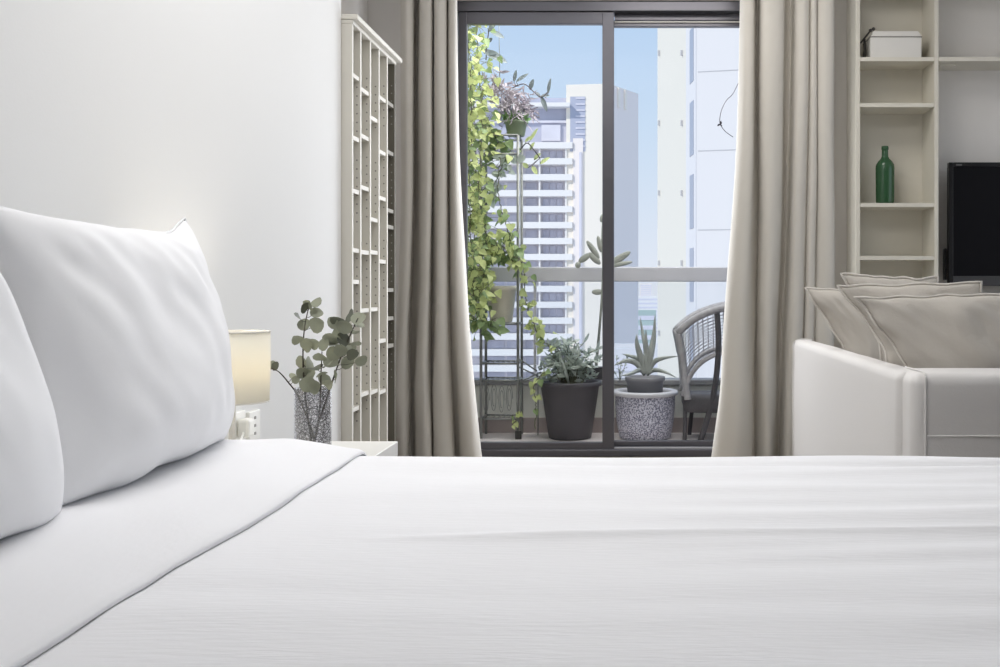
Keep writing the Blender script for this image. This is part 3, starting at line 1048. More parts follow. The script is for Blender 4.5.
back = grided((.742, .835, 2.815, 4.665, .06, .639), M['sofa_white'], 'backrest', .028, 14, .0022)
arm = grided((.757, 2.06, 2.72, 2.95, .06, .642), M['sofa_white'], 'armrest', .034, 14, .002)
bm = bmesh.new()
tube(bm, [(.796, 2.7195, .474), (1.4, 2.7195, .473), (2.03, 2.7195, .474)], .0022, 6)
link('seam', rel(bm, so_), M['sofa_white'], arm)
grided((.837, 2.04, 2.952, 4.66, .08, .30), M['sofa_white'], 'seat_base', .03, 10, .002)
for a, b in ((2.955, 3.80), (3.805, 4.65)):
    grided((.84, 2.03, a, b, .302, .445), M['sofa_white'], 'seat_cushion', .045, 10, .004)
for x in (.80, 1.98):
    for y in (2.80, 4.58):
        link('foot', rel(B(x - .025, x + .025, y - .025, y + .025, 0, .075), so_), M['dark'], so_)
# piped seams on the end of the arm and along the backrest
bm = bmesh.new()
tube(bm, spline([(.793, 2.7195, .07), (.793, 2.7185, .30), (.793, 2.7185, .60), (.796, 2.726, .630), (.796, 2.76, .6435), (.796, 2.93, .6435)], 6), .0028, 8)
link('piping', rel(bm, so_), M['sofa_white'], arm)
bm = bmesh.new()
tube(bm, spline([(.7415, 4.60, .07), (.7415, 4.60, .4), (.7415, 4.60, .604), (.752, 4.60, .632), (.78, 4.60, .641), (.825, 4.60, .637)], 6), .0035, 8)
link('piping', rel(bm, so_), M['sofa_white'], back)


def scatter(label, px_l, px_r, py_top, Y, tck, seed, lean, yaw, roll=0.0, zb=.445, taper=.17):
    xl, xr = pxx(px_l, Y), pxx(px_r, Y)
    zt = H - (py_top - VY) * Y / F
    w = xr - xl
    h = zt - zb
    bm, loop = pillow_bm(w, h / math.cos(lean), tck, seed, ear=0.035, wr=0.012, n=40, p=0.5, sag=0.1, taper=taper)
    o = link('cushion', bm, M['cushion'], smooth=True, subsurf=1)
    o.matrix_world = Matrix.Translation(((xl + xr) / 2, Y, zb)) @ Matrix.Rotation(yaw, 4, 'Z') @ Matrix.Rotation(roll, 4, 'Y') @ Matrix.Rotation(lean, 4, 'X')
    tag(o, label, 'cushion', 'cushions on the sofa')
    bm = bmesh.new()
    tube(bm, loop + [loop[0]], .0042, 6)
    link('piping', bm, M['piping'], o, smooth=True)
    return o


scatter('largest greige cushion, nearest the camera, leaning on the sofa arm', 860, 1046, 294, 3.04, .17, 2, math.radians(-3), 0.02, math.radians(-1.5))
scatter('greige cushion directly behind the nearest one on the sofa', 843, 985, 283, 3.26, .13, 5, math.radians(-3), -.04, math.radians(-1))
scatter('greige cushion with a peaked top corner, third back on the sofa', 836, 935, 275, 3.47, .13, 9, math.radians(-3), .10, math.radians(3))
scatter('greige cushion farthest back on the sofa, beside the curtain', 806, 905, 288, 3.85, .15, 12, math.radians(-4), .05, math.radians(0))

# ------------------------------------------------------------------ balcony furniture and plants
def pot_bm(rb, rt, h, rim=.012, t=.008):
    bm = bmesh.new()
    lathe(bm, [(rb * .9, 0), (rb, .006), (rt - .004, h - .03), (rt + rim * .5, h - .028), (rt + rim, h - .005), (rt + rim * .6, h), (rt - t, h - .002), (rt - t - .004, h - .035)], 48, caps=False)
    bmesh.ops.holes_fill(bm, edges=[e for e in bm.edges if e.is_boundary and all(v.co.z < .01 for v in e.verts)])
    return bm


def soil_bm(r, z):
    bm = bmesh.new()
    lathe(bm, [(r, z - .01), (r, z), (r * .6, z + .006), (.002, z + .01)], 32)
    return bm


BF_Z = -.004
# big black pot with silvery foliage
c = Vector((P(570, 0, 5.93).x, 5.93, BF_Z))
t = thing('black_planter', 'large black plastic pot on the balcony floor, left of the door mullion', 'plant pot', c)
link('pot', pot_bm(.125, .175, .335), M['pot_black'], t, smooth=True)
link('soil', soil_bm(.165, .305), M['soil'], t)
R = random.Random(11)
pl = thing('silver_leaf_plant', 'bushy silver-green plant growing in the large black pot', 'plant', c + Vector((0, 0, .31)))
bm, fb = bmesh.new(), bmesh.new()
for k in range(64):
    a = R.uniform(0, 2 * PI)
    rr = R.uniform(.03, .22)
    top = Vector((rr * math.cos(a), .55 * rr * math.sin(a), R.uniform(.04, .26) - .3 * max(0, rr - .13)))
    st = spline([Vector((.3 * top.x, .3 * top.y, -.02)), Vector((.6 * top.x, .6 * top.y, top.z * .7 + .02)), top], 5)
    tube(bm, st, .0022, 5)
    for q in range(9):
        s = st[R.randrange(3, len(st))]
        d = Vector((R.uniform(-1, 1), R.uniform(-1, 1), R.uniform(-.2, .9)))
        leaf(fb, s, d, rv(R) + Vector((0, 0, .6)), R.uniform(.035, .075), R.uniform(.012, .028), R.choice(['oval', 'lance', 'oval']), R.uniform(0, .4))
for q in range(7):       # long grassy blades
    a = R.uniform(0, 2 * PI)
    leaf(fb, (0.05 * math.cos(a), .03 * math.sin(a), 0), (math.cos(a), .6 * math.sin(a), R.uniform(.5, 1.5)), (0, 0, 1), R.uniform(.18, .27), .016, 'lance', R.uniform(.2, .7))
link('stem', bm, M['vine_stem'], pl)
link('foliage', fb, M['silver'], pl)

# dark trough on the coping behind it
tb = (P(574, 0, 6.165).x, P(607, 0, 6.165).x)
t = thing('dark_trough', 'narrow dark trough on the parapet ledge behind the large black pot', 'plant pot', ((tb[0] + tb[1]) / 2, 6.165, .318))
bm = bmesh.new()
box(bm, tb[0], tb[1], 6.138, 6.194, .318, .392)
for v in bm.verts:
    if v.co.z < .33:
        v.co.x += .01 if v.co.x < t.location.x else -.01
link('pot', rel(bm, t), M['pot_black'], t, bevel=.006)
link('rim', rel(B(tb[0] - .006, tb[1] + .006, 6.134, 6.198, .384, .396), t), M['pot_black'], t, bevel=.003)

# tall cactus-like stalk growing from it, seen either side of the mullion
base = Vector((P(596, 0, 6.16).x, 6.16, .394))
st = spline([base, P(598, 345, 6.10), P(601, 310, 6.0), P(603, 270, 6.0), P(602, 240, 6.0), P(603, 214, 6.0)], 8)
pl = thing('paddle_cactus', 'tall thin paddle cactus rising behind the door mullion', 'plant', base)
bm = bmesh.new()
tube(bm, st, [.010 - .006 * k / (len(st) - 1) for k in range(len(st))], 10)
link('stem', rel(bm, pl), M['cactus'], pl, smooth=True)


def pad(bm, p0, p1, w):
    """a thick flat cactus paddle from p0 to p1"""
    p0, p1 = Vector(p0), Vector(p1)
    d = p1 - p0
    ax = d.normalized()
    s = ax.cross(Vector((0, 1, 0))).normalized()
    n = ax.cross(s)
    m4 = Matrix((s, n, ax)).transposed().to_4x4()
    m4.translation = (p0 + p1) / 2
    bmesh.ops.create_uvsphere(bm, u_segments=14, v_segments=10, radius=1, matrix=m4 @ Matrix.Diagonal((w / 2, .007, d.length / 2 * 1.05, 1)))


for p0, p1, w in ((P(600, 264, 6), P(589, 253, 6), .04), (P(590, 254, 6), P(579, 262, 6), .04), (P(599, 258, 6), P(587, 241, 6), .035), (P(601, 252, 6), P(598, 236, 6), .03), (P(579, 262, 6), P(577, 268, 6), .035),
                  (P(603, 292, 6), P(592, 292, 6), .036), (P(604, 268, 6), P(630, 252, 6), .045), (P(604, 267, 6), P(632, 262, 6), .03), (P(603, 214, 6), P(601, 222, 6), .025)):
    bm = bmesh.new()
    pad(bm, p0, p1, w)
    for f in bm.faces:
        f.smooth = True
    link('paddle', rel(bm, pl), M['cactus'], pl)

# speckled planter and the aloe
c = Vector((P(645, 0, 5.93).x, 5.93, BF_Z))
t = thing('speckled_planter', 'large round blue-grey speckled planter with pale rim on the balcony floor', 'plant pot', c)
bm = bmesh.new()
lathe(bm, [(.135, 0), (.15, .008), (.168, .10), (.176, .20), (.176, .262)], 56, caps=False)
lathe(bm, [(.135, 0), (.003, .003)], 56, caps=False)
link('pot', bm, M['speckle'], t, smooth=True)
bm = bmesh.new()
lathe(bm, [(.174, .250), (.192, .256), (.196, .270), (.188, .280), (.160, .280), (.154, .268), (.150, .20), (.148, .06), (.003, .055)], 56, caps=False)
link('rim', bm, M['pot_rim'], t, smooth=True)
c2 = c + Vector((0, -.005, .057))
t = thing('grey_pot', 'grey pot standing inside the speckled planter', 'plant pot', c2)
link('pot', pot_bm(.085, .112, .305, .006), M['pot_grey'], t, smooth=True)
link('soil', soil_bm(.104, .28), M['soil'], t)
az = c2 + Vector((0, 0, .285))
pl = thing('aloe_plant', 'spiky grey-green aloe in the grey pot, by the wicker chair', 'plant', az)


def blade(bm, pts, w, th):
    """a fleshy tapering leaf along the points"""
    sp = spline(pts, 6)
    n = len(sp)
    rings = []
    for i, p in enumerate(sp):
        t_ = (sp[min(n - 1, i + 1)] - sp[max(0, i - 1)]).normalized()
        s = t_.cross(Vector((0, 1, 0)))
        s = s.normalized() if s.length > .05 else Vector((1, 0, 0))
        u = t_.cross(s)
        k = (1 - (i / (n - 1)) ** 2.2) * .97 + .03
        rings.append([bm.verts.new(p + s * (w / 2 * k * math.cos(a)) + u * (th / 2 * k * math.sin(a))) for a in [2 * PI * q / 8 for q in range(8)]])
    for a, b in zip(rings, rings[1:]):
        for q in range(8):
            f = bm.faces.new((a[q], a[(q + 1) % 8], b[(q + 1) % 8], b[q]))
            f.smooth = True
    bm.faces.new(rings[0][::-1])
    bm.faces.new(rings[-1])


Y = az.y
b0 = P(646, 374, Y)
for path, w in (([b0, P(641, 358, Y), P(637, 344, Y - .02), P(636.5, 334, Y - .03)], .042), ([b0, P(646, 350, Y), P(643, 335, Y + .02), P(640, 316, Y + .03)], .034),
                ([b0, P(647, 356, Y), P(646, 342, Y - .02), P(646, 329, Y - .03)], .036), ([b0, P(651, 352, Y), P(654, 335, Y), P(655, 314, Y)], .044),
                ([b0, P(654, 362, Y), P(664, 358, Y - .03), P(679, 356, Y - .05)], .034), ([b0, P(636, 363, Y), P(625, 361, Y - .03), P(613, 366, Y - .05)], .038),
                ([b0, P(640, 370, Y), P(630, 374, Y - .07), P(620, 376, Y - .10)], .03), ([b0, P(654, 370, Y), P(665, 372, Y - .06), P(677, 378, Y - .09)], .03),
                ([b0, P(640, 360, Y + .03), P(630, 356, Y + .06), P(622, 354, Y + .08)], .03)):
    bm = bmesh.new()
    blade(bm, path, w, .016)
    link('leaf', rel(bm, pl), M['aloe'], pl)

# small trailing weed left of the aloe
pl = thing('small_weed', 'small thin-stemmed weed with tiny leaves left of the aloe', 'plant', Vector((P(620, 0, 6.08).x, 6.08, .318)))
R = random.Random(5)
bm, fb = bmesh.new(), bmesh.new()
for k, (px, py) in enumerate(((616, 358), (622, 362), (627, 354), (612, 368), (619, 370), (625, 368))):
    e = P(px, py, 6.08)
    b_ = Vector((P(620, 0, 6.08).x, 6.08, .318))
    st = spline([b_, (b_ + e) / 2 + Vector((R.uniform(-.01, .01), 0, .012)), e], 5)
    tube(bm, st, .0014, 5)
    for q in range(5):
        leaf(fb, st[-1 - q], rv(R), rv(R), R.uniform(.016, .026), .012, 'oval', .2)
link('stem', rel(bm, pl), M['vine_stem'], pl)
link('foliage', rel(fb, pl), M['silver'], pl)

# wicker tub chair facing left
ch = thing('wicker_chair', 'grey wicker tub chair on the balcony, half hidden by the right curtain', 'chair', (.52, 5.92, BF_Z))
CXc, CYc = .58, 5.90


def hs(t):
    """horseshoe in plan, t from -1 (near front) through 0 (back) to 1 (far front)"""
    a = t * 2.3
    return Vector((CXc + .37 * math.cos(a) - .15 * max(0, abs(t) - .55), CYc + (.20 if t < 0 else .20) * math.sin(a), 0))


def rimz(t):
    return .62 + .18 * (1 - abs(t) ** 5)


def low_edge(t):
    return .262 + .25 * max(0.0, math.sin(PI * min(1, max(0, (abs(t) - .40) / .58)))) ** .55


tt = [-1 + 2 * k / 72 for k in range(73)]
bm = bmesh.new()
tube(bm, [hs(t) + Vector((0, 0, rimz(t))) for t in tt], .021, 10)
link('rim', rel(bm, ch), M['wicker'], ch)
bm = bmesh.new()
nv = 13
gr = [[bm.verts.new(hs(t) * (1) + Vector((0, 0, low_edge(t) + (rimz(t) - low_edge(t)) * k / nv))) for k in range(nv + 1)] for t in [-1 + 2 * k / 64 for k in range(65)]]
for i in range(64):
    for k in range(nv):
        # shrink the tub a little towards the seat
        bm.faces.new((gr[i][k], gr[i + 1][k], gr[i + 1][k + 1], gr[i][k + 1]))
for v in bm.verts:
    q = (v.co.z - .25) / .5
    s = .91 + .09 * min(1, q)
    v.co.x = CXc + (v.co.x - CXc) * s
    v.co.y = CYc + (v.co.y - CYc) * s
wp = link('woven_back', rel(bm, ch), M['wicker'], ch)
wf = wp.modifiers.new('weave', 'WIREFRAME')
wf.thickness = .0055
wf.use_even_offset = False
bm = bmesh.new()


def shr(t, z):
    p = hs(t)
    s = .91 + .09 * min(1, max(0, (z - .25) / .5))
    return Vector((CXc + (p.x - CXc) * s, CYc + (p.y - CYc) * s, z))


tube(bm, [shr(t, low_edge(t)) for t in tt], .014, 8)
link('lower_frame', rel(bm, ch), M['wicker'], ch)
for sg in (-1, 1):
    bm = bmesh.new()
    tube(bm, spline([hs(sg) + Vector((0, 0, .63)), shr(sg * .985, .50), shr(sg * .97, .36), shr(sg * .96, .24)], 8), [.021] * 9 + [.018] * 9 + [.020] * 7, 8)
    link('arm_support', rel(bm, ch), M['wicker'], ch)
bm = bmesh.new()
ring = [shr(-1 + 2 * k / 40, .25) for k in range(41)]
for z, s in ((.165, .96), (.235, 1.0), (.262, .97)):
    pass
cen = Vector((CXc - .02, CYc, 0))
prof = [(.165, .93), (.20, .97), (.24, .98), (.262, .93), (.268, .6), (.262, .2)]
rg = [[bm.verts.new(Vector((cen.x + (p.x - cen.x) * s, cen.y + (p.y - cen.y) * s, z))) for p in ring] for z, s in prof]
for a, b in zip(rg, rg[1:]):
    for k in range(len(ring)):
        f = bm.faces.new((a[k], a[(k + 1) % len(ring)], b[(k + 1) % len(ring)], b[k]))
        f.smooth = True
bm.faces.new(rg[-1])
bm.faces.new(rg[0][::-1])
link('seat', rel(bm, ch), M['wicker_dark'], ch)
legs = (([P(685, 398, 5.80), P(685, 420, 5.80), Vector((P(684.5, 0, 5.80).x, 5.80, BF_Z))], .0125),
        ([P(717, 313, 5.705), P(718.5, 340, 5.70), P(717, 370, 5.72), P(713, 397, 5.74), P(707, 420, 5.75), Vector((P(700, 0, 5.76).x, 5.76, BF_Z))], .017),
        ([Vector((.37, 6.04, .2)), Vector((.36, 6.05, .1)), Vector((.35, 6.06, BF_Z))], .0125),
        ([Vector((.66, 6.08, .5)), Vector((.655, 6.075, .3)), Vector((.62, 6.06, .15)), Vector((.56, 6.05, BF_Z))], .017))
for pts, r in legs:
    bm = bmesh.new()
    tube(bm, spline(pts, 6), r, 10)
    link('leg', rel(bm, ch), M['wicker_dark'], ch)

# metal plant stand
SXl, SXr, SYn, SYf = P(481, 0, 5.90).x, P(518, 0, 5.90).x, 5.90, 6.10
stn = thing('plant_stand', 'tall grey metal plant stand in the left corner of the balcony', 'plant stand', ((SXl + SXr) / 2, 6.0, BF_Z))
for x, y, zt_ in ((SXr, SYn, 1.768), (SXr, SYf, 1.768), (SXl, SYn, 1.68), (SXl, SYf, 1.68)):
    bm = bmesh.new()
    tube(bm, [(x, y, BF_Z), (x, y, .8), (x, y, zt_)], .0085, 8)
    link('post', rel(bm, stn), M['stand'], stn)
for z in (1.77, 1.66, .665, .435, .335, .11):
    bm = bmesh.new()
    for y in (SYn, SYf):
        tube(bm, [(SXl, y, z), ((SXl + SXr) / 2, y, z), (SXr, y, z)], .006, 6)
    for x in (SXl, SXr):
        tube(bm, [(x, SYn, z), (x, (SYn + SYf) / 2, z), (x, SYf, z)], .006, 6)
    for k in range(1, 7):
        x = SXl + (SXr - SXl) * k / 7
        tube(bm, [(x, SYn, z), (x, (SYn + SYf) / 2, z), (x, SYf, z)], .0025, 5)
    link('shelf', rel(bm, stn), M['stand'], stn)
bm = bmesh.new()                                  # wire scrolls between the lower shelves
for k in range(4):
    cx, cz = SXl + .03 + .045 * k, .22 + .01 * (k % 2)
    tube(bm, [(cx + .02 * math.cos(a) * (1 - a / 16), SYn, cz + .09 * math.sin(a) * (1 - a / 22)) for a in [q * PI / 8 for q in range(30)]], .0022, 5)
link('scroll', rel(bm, stn), M['stand'], stn)
bm = B(SXr - .014, SXr + .022, SYn - .03, SYn - .009, BF_Z, .045)
link('foot_weight', rel(bm, stn), M['dark'], stn, bevel=.003)

# side shelf bars between stand and black pot
bm = bmesh.new()
rk = thing('folding_rack', 'low grey folding wire rack between the plant stand and black pot', 'rack', (P(530, 0, 6.0).x, 6.0, BF_Z))
for a, b in ((P(519, 359, 5.97), P(537, 371, 6.0)), (P(519, 367, 5.97), P(538, 376, 6.0)), (P(520, 382, 5.93), P(541, 372, 6.02)), (P(520, 383, 6.0), P(540, 376, 6.05))):
    tube(bm, [a, a.lerp(b, .5), b], .005, 6)
link('bar', rel(bm, rk), M['stand'], rk)
for q in (P(521, 383, 5.95), P(538, 374, 6.03)):
    bm = bmesh.new()
    tube(bm, [q, Vector((q.x, q.y, .15)), Vector((q.x, q.y, BF_Z))], .004, 6)
    link('leg', rel(bm, rk), M['stand'], rk)

# cream pot on the stand shelf
c = Vector((P(501, 0, 5.98).x, 5.99, .673))
t = thing('cream_pot', 'cream plastic pot on the middle shelf of the plant stand', 'plant pot', c)
link('pot', pot_bm(.066, .092, .215, .006), M['pot_cream'], t, smooth=True)
link('soil', soil_bm(.084, .19), M['soil'], t)
# green pot on the top shelf
c = Vector((P(516, 0, 6.0).x, 6.0, 1.777))
t = thing('green_pot', 'small green bowl pot on top of the plant stand posts', 'plant pot', c)
bm = bmesh.new()
lathe(bm, [(.048, 0), (.052, .006), (.064, .072), (.071, .075), (.071, .087), (.062, .087), (.060, .07)], 40, caps=False)
lathe(bm, [(.048, 0), (.002, .001)], 40, caps=False)
link('pot', bm, M['pot_green'], t, smooth=True)
link('soil', soil_bm(.059, .072), M['soil'], t)
R = random.Random(8)
pl = thing('succulent_plant', 'compact bright green succulent filling the small green bowl pot', 'plant', c + Vector((0, 0, .08)))
fb = bmesh.new()
for k in range(150):
    a, r = R.uniform(0, 2 * PI), .068 * math.sqrt(R.random())
    p = Vector((r * math.cos(a), r * math.sin(a), R.uniform(-.01, .06) * (1 - r * 5)))
    leaf(fb, p, Vector((math.cos(a) * .6, math.sin(a) * .6, R.uniform(.3, 1))), rv(R), R.uniform(.02, .034), R.uniform(.014, .022), 'oval', .1)
link('foliage', fb, M['succulent'], pl)

# grey wiry plant hanging above it in a basket
c = P(505, 92, 6.02)
pl = thing('hanging_grey_plant', 'hanging mass of grey-purple foliage above the small green pot', 'plant', c)
bm, fb = bmesh.new(), bmesh.new()
R = random.Random(21)
for k in range(120):
    t_ = R.random()
    px = 490 + 34 * t_ + R.uniform(-5, 5)
    py = 74 + 22 * t_ + R.uniform(-6, 20) + 8 * math.sin(t_ * 3)
    s = P(px, py, 6.0 + R.uniform(-.09, .09))
    d = Vector((R.uniform(-.6, 1.1), R.uniform(-.5, .5), R.uniform(-1.3, .5)))
    e = s + d.normalized() * R.uniform(.06, .13)
    tube(bm, spline([s, (s + e) / 2 + rv(R, .012), e], 4), .0018, 4)
    for q in range(3):
        leaf(fb, s.lerp(e, R.random()), d + rv(R, .8), rv(R), R.uniform(.03, .055), R.uniform(.008, .018), 'lance', .3)
link('stem', rel(bm, pl), M['grey_leaf'], pl)
link('foliage', rel(fb, pl), M['grey_leaf'], pl)
bm = bmesh.new()
tube(bm, [P(500, 88, 6.02), P(499, 30, 6.02), Vector((P(499, 30, 6.02).x, 6.02, CEIL - .02))], .002, 6)
link('hanger', rel(bm, pl), M['stand'], pl)

# sprig with blue grey leaves reaching right
for lab, path, lv, nm in (
    ('long bare sprig with narrow blue-grey leaves reaching out against the sky',
     [P(512, 88, 6.0), P(524, 84, 6.0), P(534, 92, 5.98), P(541, 97, 5.97), P(548, 92, 5.97)],
     [((514, 82), (516, 70), 7), ((516, 82), (528, 73), 7), ((530, 90), (533, 79), 9), ((541, 96), (547, 111), 9), ((548, 94), (550, 78), 7), ((541, 96), (549, 95), 7), ((536, 92), (540, 97), 6)], 'leafy_sprig'),
    ('sprig of broad grey leaves at the top of the door opening',
     [P(486, 60, 5.98), P(487, 45, 5.98), P(489, 30, 5.98), P(491, 18, 5.98), Vector((P(492, 10, 5.98).x, 5.98, CEIL - .02))],
     [((482, 50), (507, 61), 16), ((490, 31), (504, 37), 11), ((486, 54), (497, 52), 10), ((488, 32), (496, 22), 10), ((489, 42), (492, 38), 8)], 'leafy_sprig'),
    ('short sprig of toothed green leaves right of the stand post',
     [P(520, 150, 5.95), P(527, 143, 5.94), P(534, 150, 5.93), P(540, 158, 5.93)],
     [((534, 160), (540, 153), 9), ((540, 164), (549, 157), 8), ((530, 150), (534, 142), 7), ((528, 168), (523, 163), 9), ((532, 166), (537, 174), 9), ((525, 142), (531, 136), 7), ((530, 141), (537, 128), 7)], 'leafy_sprig')):
    pl = thing(nm, lab, 'sprig', path[0], 'sprigs in the left corner of the balcony')
    bm, fb = bmesh.new(), bmesh.new()
    sp = spline(path, 6)
    tube(bm, sp, .0035, 6)
    for a, b, w in lv:
        p0, p1 = P(*a, path[0].y), P(*b, path[0].y - .02)
        nr = min(sp, key=lambda s: (s - p0).length)
        tube(bm, [nr, nr.lerp(p0, .5) + Vector((0, 0, .001)), p0], .0018, 5)
        leaf(fb, p0, p1 - p0, (R.uniform(-.3, .3), -1, .4), (p1 - p0).length, w * .55 * path[0].y / F, 'oval', .12)
    link('stem', rel(bm, pl), M['twig'], pl)
    link('foliage', rel(fb, pl), M['vine'] if 'toothed' in lab else M['sprig'], pl)


def vine(label, path, nleaf, size, seed, spread=.05, mts=('vine', 'vine_dark'), dark=.3, hang=True):
    R = random.Random(seed)
    sp = spline(path, 10)
    pl = thing('hanging_vine', label, 'vine', path[0], 'climbing vines in the left corner of the balcony')
    bm, fb = bmesh.new(), bmesh.new()
    sp2 = [p + rv(R, .006) for p in sp]
    tube(bm, sp2, .003, 6)
    for k in range(nleaf):
        s = R.choice(sp2)
        off = Vector((R.gauss(0, spread), R.gauss(0, spread * .8), R.gauss(0, spread * .7)))
        e = s + off
        if e.y > 6.13 or e.y < 5.42:
            e.y = s.y
        if e.x < -1.14:
            e.x = -1.12
        tube(bm, [s, (s + e) / 2 + Vector((0, 0, .008)), e], .0012, 4)
        d = Vector((R.uniform(-.7, .7), R.uniform(-.7, .2), R.uniform(-1.1, .1)))
        ln = size * R.uniform(.65, 1.25)
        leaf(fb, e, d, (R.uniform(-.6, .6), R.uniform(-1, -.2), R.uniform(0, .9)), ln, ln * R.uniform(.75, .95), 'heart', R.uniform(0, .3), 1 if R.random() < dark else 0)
    link('stem', rel(bm, pl), M['vine_stem'], pl)
    link('foliage', rel(fb, pl), [M[mts[0]], M[mts[1]]], pl)


top = CEIL - .022


def hp(px, py, Y):
    return P(px, py, Y)


def from_top(px, Y):
    return Vector((pxx(px, Y), Y, top))


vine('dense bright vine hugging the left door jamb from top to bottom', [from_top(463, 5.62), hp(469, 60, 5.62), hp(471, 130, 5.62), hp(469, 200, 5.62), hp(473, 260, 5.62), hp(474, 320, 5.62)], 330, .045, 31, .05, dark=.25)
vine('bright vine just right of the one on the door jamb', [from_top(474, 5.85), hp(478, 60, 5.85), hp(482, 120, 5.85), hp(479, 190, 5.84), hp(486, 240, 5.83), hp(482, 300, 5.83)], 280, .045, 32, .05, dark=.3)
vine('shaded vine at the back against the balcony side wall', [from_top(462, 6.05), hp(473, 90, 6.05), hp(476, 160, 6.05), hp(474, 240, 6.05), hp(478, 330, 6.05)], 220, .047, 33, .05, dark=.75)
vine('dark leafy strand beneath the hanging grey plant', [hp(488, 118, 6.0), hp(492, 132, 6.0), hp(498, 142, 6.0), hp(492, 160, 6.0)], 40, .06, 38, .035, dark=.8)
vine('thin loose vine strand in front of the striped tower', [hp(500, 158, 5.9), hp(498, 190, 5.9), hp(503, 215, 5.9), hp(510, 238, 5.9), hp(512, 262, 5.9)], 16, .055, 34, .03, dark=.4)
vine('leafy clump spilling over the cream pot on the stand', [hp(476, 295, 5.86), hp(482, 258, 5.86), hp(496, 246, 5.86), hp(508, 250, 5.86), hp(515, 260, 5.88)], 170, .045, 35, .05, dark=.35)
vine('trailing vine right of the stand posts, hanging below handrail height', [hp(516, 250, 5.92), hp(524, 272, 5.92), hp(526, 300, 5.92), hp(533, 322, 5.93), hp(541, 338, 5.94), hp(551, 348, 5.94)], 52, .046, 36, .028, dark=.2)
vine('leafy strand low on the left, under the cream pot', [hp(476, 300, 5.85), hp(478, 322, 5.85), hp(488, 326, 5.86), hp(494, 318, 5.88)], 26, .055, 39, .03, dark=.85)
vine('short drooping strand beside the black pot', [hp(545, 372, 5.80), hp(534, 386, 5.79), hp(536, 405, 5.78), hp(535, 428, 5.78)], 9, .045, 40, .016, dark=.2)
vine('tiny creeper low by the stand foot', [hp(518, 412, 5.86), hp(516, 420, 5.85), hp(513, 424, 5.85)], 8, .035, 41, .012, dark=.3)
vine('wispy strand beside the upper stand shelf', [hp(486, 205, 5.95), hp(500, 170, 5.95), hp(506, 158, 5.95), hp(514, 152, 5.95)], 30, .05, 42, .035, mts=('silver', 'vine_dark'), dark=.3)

tw = thing('bare_twig', 'thin bare curved twig against the pale tower by the right curtain', 'twig', P(738, 88, 6.0))
bm = bmesh.new()
sp = spline([Vector((P(746, 0, 6.0).x, 6.0, top)), P(744, 60, 6.0), P(735, 90, 6.0), P(726, 101, 6.0), P(721, 112, 6.0), P(720, 123, 6.0), P(725, 131, 6.0), P(733, 137, 6.0)], 8)
tube(bm, sp, .0022, 6)
link('stem', rel(bm, tw), M['twig'], tw)
bm = bmesh.new()
for k in range(7):
    leaf(bm, P(720, 124, 6.0), rv(R), rv(R), .02, .012, 'oval', .2)
link('bud', rel(bm, tw), M['twig'], tw)

# ------------------------------------------------------------------ the city outside
GZ = -70.0
struct('ground', B(-900, 900, 12, 2500, GZ - 1, GZ), M['city'])

TY = 200.0
k = TY / F


def tx(px):
    return (px - VX) * k


def tz(py):
    return H - (py - VY) * k


tw1 = thing('striped_tower', 'tall apartment tower with white banded balconies and a cream end wall', 'building', (tx(545), TY, GZ))
X0 = tx(452)
link('balcony_core', rel(B(X0, tx(572), TY + 2.2, TY + 20, GZ, tz(137)), tw1), M['bld_wall'], tw1)
fl = 3.16
nf = int((tz(142) - GZ) / fl)
for i in range(nf):
    zc = tz(145.2) - i * fl
    if zc < -35:
        break
    link('balcony_slab', rel(B(X0, tx(572.5), TY, TY + 2.3, zc - .62, zc + .62), tw1), M['bld_white'], tw1)
    bm = bmesh.new()
    for a, b in ((486, 503), (506, 517), (525, 536), (542, 548), (549, 555), (556, 562)):
        box(bm, tx(a), tx(b), TY + 2.0, TY + 2.25, zc - fl + .75, zc - .9)
    link('window_row', rel(bm, tw1), M['bld_glass'], tw1)
bm = bmesh.new()
for a in (480, 519.5, 538.5, 565):
    box(bm, tx(a), tx(a + 1.6), TY + .4, TY + 2.3, GZ, tz(142))
link('balcony_divider', rel(bm, tw1), M['bld_white'], tw1)
link('service_shaft', rel(B(tx(573), tx(583), TY + .4, TY + 20, GZ, tz(138)), tw1), M['bld_lilac'], tw1)
link('shaft_louvre', rel(B(tx(579), tx(581.5), TY + .2, TY + .5, GZ, tz(152)), tw1), M['bld_wall'], tw1)
# glazed crown
link('crown', rel(B(X0, tx(569), TY + 1.5, TY + 18, tz(141), tz(96.5)), tw1), M['bld_glass'], tw1)
link('crown_canopy', rel(B(X0, tx(570), TY - 1.2, TY + 6, tz(107.5), tz(103.5)), tw1), M['bld_white'], tw1)
link('crown_wall', rel(B(tx(541), tx(560), TY + 1.0, TY + 1.6, tz(140), tz(124)), tw1), M['bld_wall'], tw1)
link('crown_beam', rel(B(X0, tx(569), TY + .9, TY + 1.6, tz(122), tz(119.5)), tw1), M['bld_wall'], tw1)
bm = bmesh.new()
for j in range(9):
    z1 = tz(97 + j * 6)
    box(bm, tx(575.5), tx(585), TY + .45, TY + 1.5, z1 - .28, z1)
link('louvre', rel(bm, tw1), M['bld_wall'], tw1)
link('louvre_panel', rel(B(tx(570), tx(585.2), TY + .6, TY + 12, tz(151), tz(96)), tw1), M['bld_louvre'], tw1)
